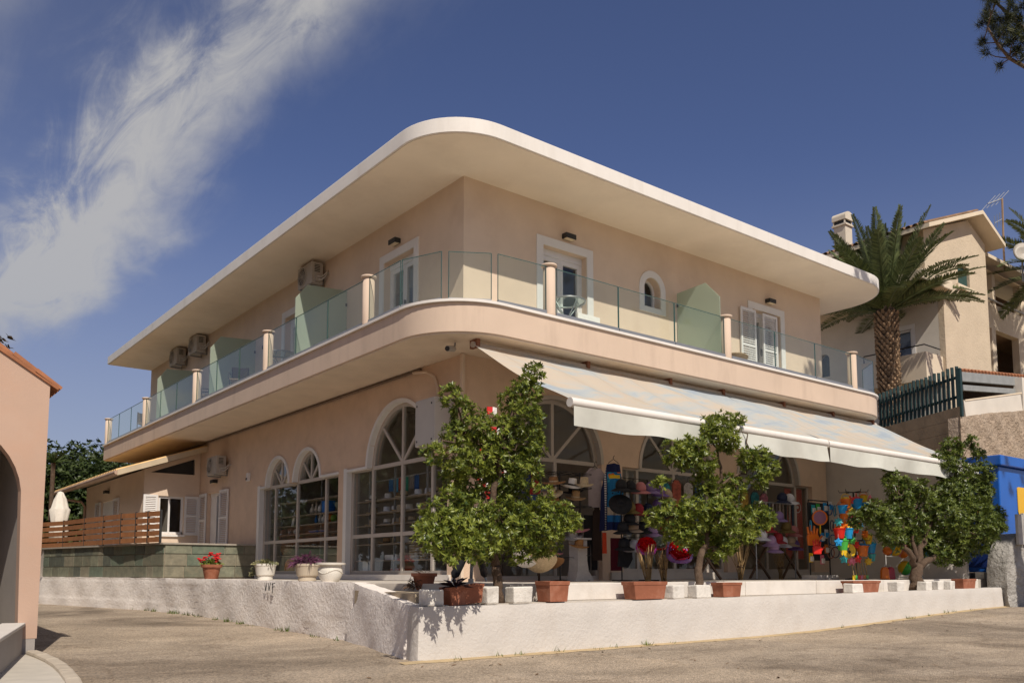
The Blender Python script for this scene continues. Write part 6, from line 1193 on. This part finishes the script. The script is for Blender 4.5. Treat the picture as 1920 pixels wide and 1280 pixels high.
# --- planters, blocks and pots along the wall
def planter(label, u, v, w, d, h, y, rz=0, mt='terracotta', z=None, soil=True, ry=0, name='planter'):
    q = onY(u, v, y); t = thing(name, label, 'planter', (q.x, y, z if z else 1.092), rz, 'terracotta planters', 0, ry); m = MB()
    a, b = w/2, d/2
    def rg(s, zz): return [(-a*s,-b*s,zz),(a*s,-b*s,zz),(a*s,b*s,zz),(-a*s,b*s,zz)]
    rings = [rg(.84,0),rg(.86,.05*h),rg(.95,.80*h),rg(1.0,.81*h),rg(1.02,h),rg(.94,h),rg(.90,.80*h)]
    for r_2 in rings: m.v += r_2
    for i in range(len(rings)-1):
        for k in range(4): m.f.append((4*i+k, 4*i+(k+1)%4, 4*i+4+(k+1)%4, 4*i+4+k))
    m.f.append((3,2,1,0)); m.build('trough', M[mt], t, bevel=.01)
    if soil: m = MB(); m.grid(8, 4, lambda u_, v_: (-a*.9+u_*a*1.8, -b*.9+v_*b*1.8, h*.86+.02*noise2(u_*9, v_*7))); m.build('soil', M['soil'], t, smooth=True, fix=False)
    return t
pl1 = planter('tilted terracotta trough with dark plant under the big tree', 868, 1136, .62, .26, .27, -4.38, 0, ry=R(-5)); planter('square terracotta pot with scalloped top right of the big tree', 1036, 1132, .42, .36, .32, -4.36)
planter('long terracotta trough in the middle of the white wall', 1209, 1126, .84, .30, .30, -4.36); planter('short terracotta trough right of the middle tree', 1363, 1120, .58, .28, .27, -4.36); planter('very long terracotta trough left of the forked tree', 1615, 1110, 1.15, .3, .26, -4.33, z=1.105); planter('dark terracotta trough at the right end of the wall', 1808, 1102, .75, .3, .26, -4.33, z=1.125)
r_ = random.Random(12); m = MB()
for k in range(16): a = r_.uniform(0,6.28); d = Vector((math.cos(a), math.sin(a), r_.uniform(.1,.8))).normalized(); s_ = d.cross(Vector((0,0,1))).normalized()*.035; c = Vector((-.12,0,.26)); m.add([c, c+d*.16+s_, c+d*.3-Vector((0,0,.06)), c+d*.16-s_], [(0,1,2,3)])
m.build('plant', cmat('purple_leaf',(.035,.015,.02),.5), pl1, fix=False)
BLK = mat('painted_block', (.70,.66,.60), .85, .08, 4, .5, 18, bd=.03, stain=(.36,.33,.29,.7), ss=3)
blkm = {}
for i, (u, v, w, h, lab) in enumerate([(812,1140,.27,.22,'shaded white concrete block left of the tilted trough'),(919,1137,.24,.25,'greyish concrete block between the tilted trough and the trunk'),(976,1136,.36,.25,'bright white concrete block right of the big trunk'),(1268,1127,.32,.23,'left white concrete block at the foot of the middle tree'),(1315,1126,.36,.23,'right white concrete block at the foot of the middle tree'),(1604,1114,.42,.21,'white concrete block left of the very long trough'),(1684,1108,.36,.22,'white concrete block just left of the forked trunk'),(1738,1107,.30,.22,'first white concrete block right of the forked trunk'),(1760,1106,.24,.22,'second white concrete block right of the forked trunk'),(1782,1104,.26,.22,'third white concrete block right of the forked trunk')]):
    q = onY(u, v, -4.45); t = thing('concrete_block', lab, 'block', (q.x,-4.42,1.088+.035*sstep(3,14,q.x)), R(rnd.uniform(-5,5)), 'white painted blocks on the wall'); m = MB(); m.box(-w/2,w/2,-.10,.14,0,h)
    m.v = [(x+rnd.uniform(-.012,.012), y+rnd.uniform(-.012,.012), z+(rnd.uniform(-.012,.012) if z > 0 else 0)) for x, y, z in m.v]; m.build('body', BLK, t, bevel=.02); m = MB(); m.box(-w/2-.01,w/2+.01,-.11,.15,-.006,.004); m.build('mortar_bed', M['terrace'], t)
# painted kerb pieces at the far right
for i, (u, lab) in enumerate(((1842,'left white kerb stone beside the booth'),(1857,'right white kerb stone beside the booth'))): q = onY(u,1090,-3.7); t = thing('kerb_stone', lab, 'block', (q.x,-3.75,1.365), group='white kerb stones'); m = MB(); m.box(-.28,.28,-.12,.12,0,.2); m.build('body', BLK, t, bevel=.02); m = MB(); m.box(-.29,.29,-.13,.13,-.004,.006); m.build('mortar_bed', M['terrace'], t)
def roundpot(name, label, loc, prof, mt, n=28, group='flower pots on the rubble wall'):
    t = thing(name, label, 'flower pot', loc, group=group); m = MB(); m.lathe(prof, n=n); m.build('pot', mt, t, smooth=True, auto=True); return t
def tuft(t, name, c, r, h, n, L, W, mt, seed, droop=.3):
    rr = random.Random(seed); m = MB()
    for k in range(n):
        d = rdir(rr); d.z = abs(d.z); b = Vector(c)+Vector((d.x*r*rr.random(), d.y*r*rr.random(), d.z*h*rr.random())); dd = (d+rdir(rr)*.4).normalized(); s_ = dd.orthogonal().normalized()*W; l = L*rr.uniform(.6,1.2); m.add([b, b+dd*l*.5+s_, b+dd*l-Vector((0,0,droop*l)), b+dd*l*.5-s_], [(0,1,2,3)])
    o = m.build(name, mt, t, fix=False); o['kind'] = 'stuff'; return o
TP = [(.13,0),(.15,.02),(.20,.26),(.235,.27),(.24,.33),(.215,.33),(.19,.27),(0,.26)]
g = roundpot('geranium_pot', 'terracotta pot of red geraniums on the wall below the slate', tuple(onX(396,1085,-2.70).xy)+(1.37,), [(r*1.1,z*1.15) for r,z in TP], M['terracotta'])
tuft(g,'leaves',(0,0,.36),.26,.14,170,.10,.035,M['leaf'],1)
r_ = random.Random(3); 
for k in range(11): m = MB(); c = (r_.uniform(-.28,.28), r_.uniform(-.2,.2), .50+r_.uniform(-.05,.14)); [m.lathe([(0,0),(.032,.012),(.02,.03),(0,.026)], (c[0]+r_.uniform(-.05,.05), c[1]+r_.uniform(-.05,.05), c[2]+r_.uniform(-.03,.04)), 6) for _ in range(9)]; m.build('flower_head', cmat('geranium_red',(.55,.008,.012),.6), g)
WP = [(.15,0),(.17,.02),(.165,.10),(.20,.13),(.23,.32),(.24,.33),(.24,.38),(.20,.38),(.19,.33),(0,.33)]
g = roundpot('succulent_pot', 'small white pot overflowing with grey green succulent', tuple(onX(497,1086,-2.62).xy)+(1.365,), WP, M['potwhite']); tuft(g,'leaves',(0,0,.36),.30,.10,420,.075,.02,leafmat('succulent', (.08,.09,.04), (.30,.27,.12), .6, .2),2,.2); tuft(g,'trailing_leaves',(-.1,.22,.12),.2,.22,200,.07,.018,MATS['succulent'],4,.5)
g = roundpot('purple_plant_pot', 'beige pot of trailing purple leaves in front of the twin windows', tuple(onX(576,1087,-2.62).xy)+(1.365,), [(r*1.08,z*.95) for r,z in WP], M['potbeige']); tuft(g,'leaves',(0,0,.36),.30,.16,260,.20,.016,leafmat('purple_heart', (.04,.010,.030), (.17,.05,.11), .45, .2),6,.35)
g = roundpot('empty_pot', 'large empty white pot with broad rim', tuple(onX(619,1089,-2.60).xy)+(1.365,), [(.16,0),(.18,.03),(.235,.14),(.235,.26),(.20,.31),(.21,.33),(.285,.335),(.29,.37),(.25,.375),(.2,.33),(0,.30)], M['potwhite'])
m = MB(); [m.tube([(.237*math.cos(a),.237*math.sin(a),.20+.035*math.sin(3*a)),(.237*math.cos(a+.13),.237*math.sin(a+.13),.20+.035*math.sin(3*(a+.13)))], .012, 5) for a in [k*.131 for k in range(48)]]; m.build('garland', M['potwhite'], g, smooth=True); m = MB(); m.lathe([(.2,.325),(0,.33)], n=20); m.build('soil', M['soil'], g)
q = at(795,1107,14.9); flat('corner_ledge', [(-3.55,-3.9),(-2.75,-4.05),(-1.9,-3.5),(-2.2,-2.4),(-3.0,-1.0),(-3.15,-2.2)], q.z-.002, mat('ledge_stone',(.40,.32,.22),.85,.15,4,.3,25), 1.0); g = roundpot('dry_plant_pot', 'round terracotta pot with dried plant at the wall corner', (q.x,q.y,q.z), [(r*.95,z*.92) for r,z in TP], M['terracotta'], group='terracotta planters'); tuft(g,'dry_leaves',(-.16,.05,.06),.14,.2,160,.12,.012,cmat('dry_leaf',(.10,.055,.03),.9),9,.5); tuft(g,'stems',(0,0,.3),.12,.05,30,.16,.006,cmat('dry_leaf',(.10,.055,.03),.9),10,.2)
# stone slab, wooden chair, folded black parasol and reflector pole near the big tree
q = at(905,1096,14.9); t = thing('stone_slab', 'grey stone slab lying behind the tilted trough', 'slab', (q.x,q.y,1.27), R(20)); m = MB(); m.box(-.42,.42,-.18,.18,0,.07); m.v = [(x+rnd.uniform(-.04,.04), y+rnd.uniform(-.03,.03), z) for x,y,z in m.v]; m.build('slab', mat('slab_stone',(.25,.235,.20),.9,.2,8,.4,25), t, bevel=.015); m = MB(); m.box(-.3,.3,-.12,.12,-.19,-.002); m.build('support', M['terrace'], t)
q = onZ(975,1088,1.365); t = thing('wooden_chair', 'rustic brown wooden chair behind the big trunk', 'chair', (q.x,q.y,ZF), R(-38))
for sx_ in (-.42,.42):
    for sy_ in (-.25,.25): m = MB(); m.tube([(sx_,sy_,0),(sx_*.97,sy_,.62 if sy_ < 0 else 1.05)], .026, 8); m.build('leg', M['wood'], t, smooth=True)
for z in (.50,.62): m = MB(); m.tube([(-.42,-.25,z),(.42,-.25,z-.01)], .022, 7); m.build('rail', M['wood'], t, smooth=True)
m = MB(); m.box(-.43,.43,-.25,.25,.50,.53); m.build('seat', M['wood'], t, bevel=.01)
for z in (.8,.98): m = MB(); m.tube([(-.42,.25,z),(.42,.25,z)], .022, 7); m.build('back_rail', M['wood'], t)
for lab, u0, v0, u1, v1, w, mt in (('black folded parasol leaning left of the big trunk',845,1092,885,1015,.085,BLACKC),('second black folded parasol standing upright by the trunk',876,1088,884,1010,.10,BLACKC),('third dark folded parasol leaning right of the grey pole',912,1090,893,1020,.07,cmat('dark_cloth',(.03,.022,.018)))):
    a = onZ(u0,v0,1.365) if v0 < 1089 else at(u0,v0,15.6); b = at(u1, v1, (a-CAMP).dot(Vector((math.sin(YAW),math.cos(YAW),0))))
    t = thing('folded_parasol', lab, 'parasol', a, group='folded parasols'); d = b-a; m = MB(); m.tube([d*.12, d*.2, d*.6, d*1.3, d*1.45], [w*.4,w,w*.85,w*.45,.02], 10); m.build('canopy', mt, t, smooth=True); m = MB(); m.tube([(0,0,0), d*.14], .02); m.build('pole', M['alu'], t)
a = at(883,1087,15.3); t = thing('metal_pole', 'grey metal pole standing between the folded parasols', 'pole', a); m = MB(); m.tube([(0,0,-.05),(.06,0,1.15)], .03, 8); m.build('tube', M['alu'], t, smooth=True); m = MB(); m.lathe([(.05,-.06),(.05,.02),(.03,.03)], n=12); m.build('foot', M['acwhite'], t)
# red and white flags hanging behind the big tree
for i, (u, v) in enumerate([(918,762),(925,800),(905,835),(935,825),(930,850),(895,885),(940,880),(915,920),(905,905),(880,950),(900,960)]):
    o = at(u, v, 15.6); t = thing('bunting_flag', '%s red and white bunting flag seen through the big tree, counted from the top' % (ORD[i].capitalize() if i < 9 else ('Tenth','Lowest')[i-9]), 'flag', o, rnd.uniform(-1,1), 'bunting behind the big tree'); m = MB(); m.grid(3, 3, lambda a, b: (.12*a-.06, .02*math.sin(a*4), -.14*b)); m.build('red_half', cmat('flag_red',(.55,.02,.02)), t, fix=False); m = MB(); m.grid(3, 3, lambda a, b: (.12*a+.06, .02*math.sin(a*4+4), -.14*b)); m.build('white_half', WHITEH, t, fix=False)
# --- balcony furniture
def table(label, x, y, r=.42):
    t = thing('balcony_table', label, 'table', (x,y,6.85), group='balcony tables'); m = MB(); m.tube([(r*math.cos(k*.262), r*math.sin(k*.262), .72) for k in range(25)], .022, 8, False); m.build('rim', M['alu'], t, smooth=True)
    m = MB(); m.lathe([(r-.01,.725),(0,.726)], n=24); m.build('glass_top', M['rail_glass'], t)
    for a in range(4): m = MB(); m.tube([(.3*math.cos(a*1.57),.3*math.sin(a*1.57),0),(.08*math.cos(a*1.57),.08*math.sin(a*1.57),.4),(.36*math.cos(a*1.57),.36*math.sin(a*1.57),.71)], .016, 6); m.build('leg', M['alu'], t, smooth=True)
def chair(label, x, y, rz):
    t = thing('balcony_chair', label, 'chair', (x,y,6.85), rz, group='balcony chairs'); WK = cmat('wicker',(.16,.12,.08),.8,.3,30)
    for a in (-.24,.24):
        for b in (-.22,.22): m = MB(); m.tube([(a,b,0),(a,b,.44 if b < 0 else .86)], .016, 6); m.build('leg', M['dark'], t)
    m = MB(); m.box(-.25,.25,-.24,.24,.42,.46); m.build('seat', WK, t, bevel=.01); m = MB(); m.grid(6, 5, lambda u, v: (-.25+.5*u, .22+.05*math.sin(u*3.14), .5+.4*v)); m.build('backrest', WK, t, smooth=True, fix=False)
    for a in (-.27,.27): m = MB(); m.tube([(a,-.22,.44),(a,-.2,.64),(a,.2,.66)], .016, 6); m.build('armrest', M['dark'], t)
table('round glass table on the sunlit balcony beside the first column', 2.3, -.75); table('round glass table on the shaded balcony behind the second column', -.85, 7.6, .4)
chair('wicker chair on the shaded balcony near the third column', -.95, 13.4, .9); chair('wicker chair on the shaded balcony near the far left column', -.95, 20.2, .9); chair('wicker chair right of the third column on the shaded balcony', -.95, 10.4, -.5)
t = thing('balcony_crate', 'white box standing on the sunlit balcony beside the round table', 'box', (3.15,-.55,6.85)); m = MB(); m.box(-.35,.35,-.03,.03,0,.62); m.build('panel', WHITEH, t, bevel=.01); m = MB(); m.box(-.36,.36,-.15,.15,0,.04); m.build('foot', M['alu'], t)
t = thing('wooden_stool_top', 'brown wooden tray resting on the balcony edge by the shutters', 'tray', (8.0,-1.1,6.86), .2); m = MB(); m.lathe([(.33,.24),(.36,.30),(.34,.33),(0,.33)], n=20, sy=.6); m.build('top', cmat('tray_wood',(.30,.18,.09),.6), t, smooth=True, auto=True); m = MB(); m.tube([(0,0,0),(0,0,.25)], .03); m.build('leg', M['dark'], t)
# weeds at the foot of the walls
m = MB(); r_ = random.Random(8)
for k in range(46):
    if k < 30: y = r_.uniform(-1,19); x = -3.02-(.065*max(0,y-9)) - r_.uniform(.02,.12); 
    else: x = r_.uniform(-3.5,14); y = -4.68-r_.uniform(0,.06)
    z = road_z(x,y); s = r_.uniform(.5,1.2)
    for q in range(r_.randint(6,14)):
        a = r_.uniform(0,6.28); d = Vector((math.cos(a)*.5, math.sin(a)*.5, r_.uniform(.4,1.1))).normalized(); w_ = Vector((-math.sin(a),math.cos(a),0))*.010*s; b = Vector((x+r_.uniform(-.08,.08), y+r_.uniform(-.05,.05), z)); l = .11*s*r_.uniform(.6,1.3); m.add([b-w_, b+w_, b+d*l], [(0,1,2)])
tag(m.build('weeds', M['leaf3'], fix=False), 'small weeds growing along the foot of the walls', 'weeds', kind='stuff')
# small debris on the road
LV = cmat('dry_debris',(.16,.09,.04),.9,.3); r_ = random.Random(44); m = MB()
for k in range(170):
    x, y = r_.uniform(-9,10), r_.uniform(-11,-4.8)
    if r_.random() < .35: x, y = r_.uniform(-4,14), -4.75-abs(r_.gauss(0,.25))
    z = road_z(x, y)+.012; a = r_.uniform(0,6.28); l = r_.uniform(.02,.06); d = Vector((math.cos(a),math.sin(a),r_.uniform(0,.3)))*l; s_ = Vector((-math.sin(a),math.cos(a),0))*l*.4; c = Vector((x,y,z)); m.add([c-d, c+s_, c+d, c-s_], [(0,1,2,3)])
tag(m.build('fallen_leaves', LV, fix=False), 'dry leaves and twigs scattered over the sandy road', 'leaves', kind='stuff')
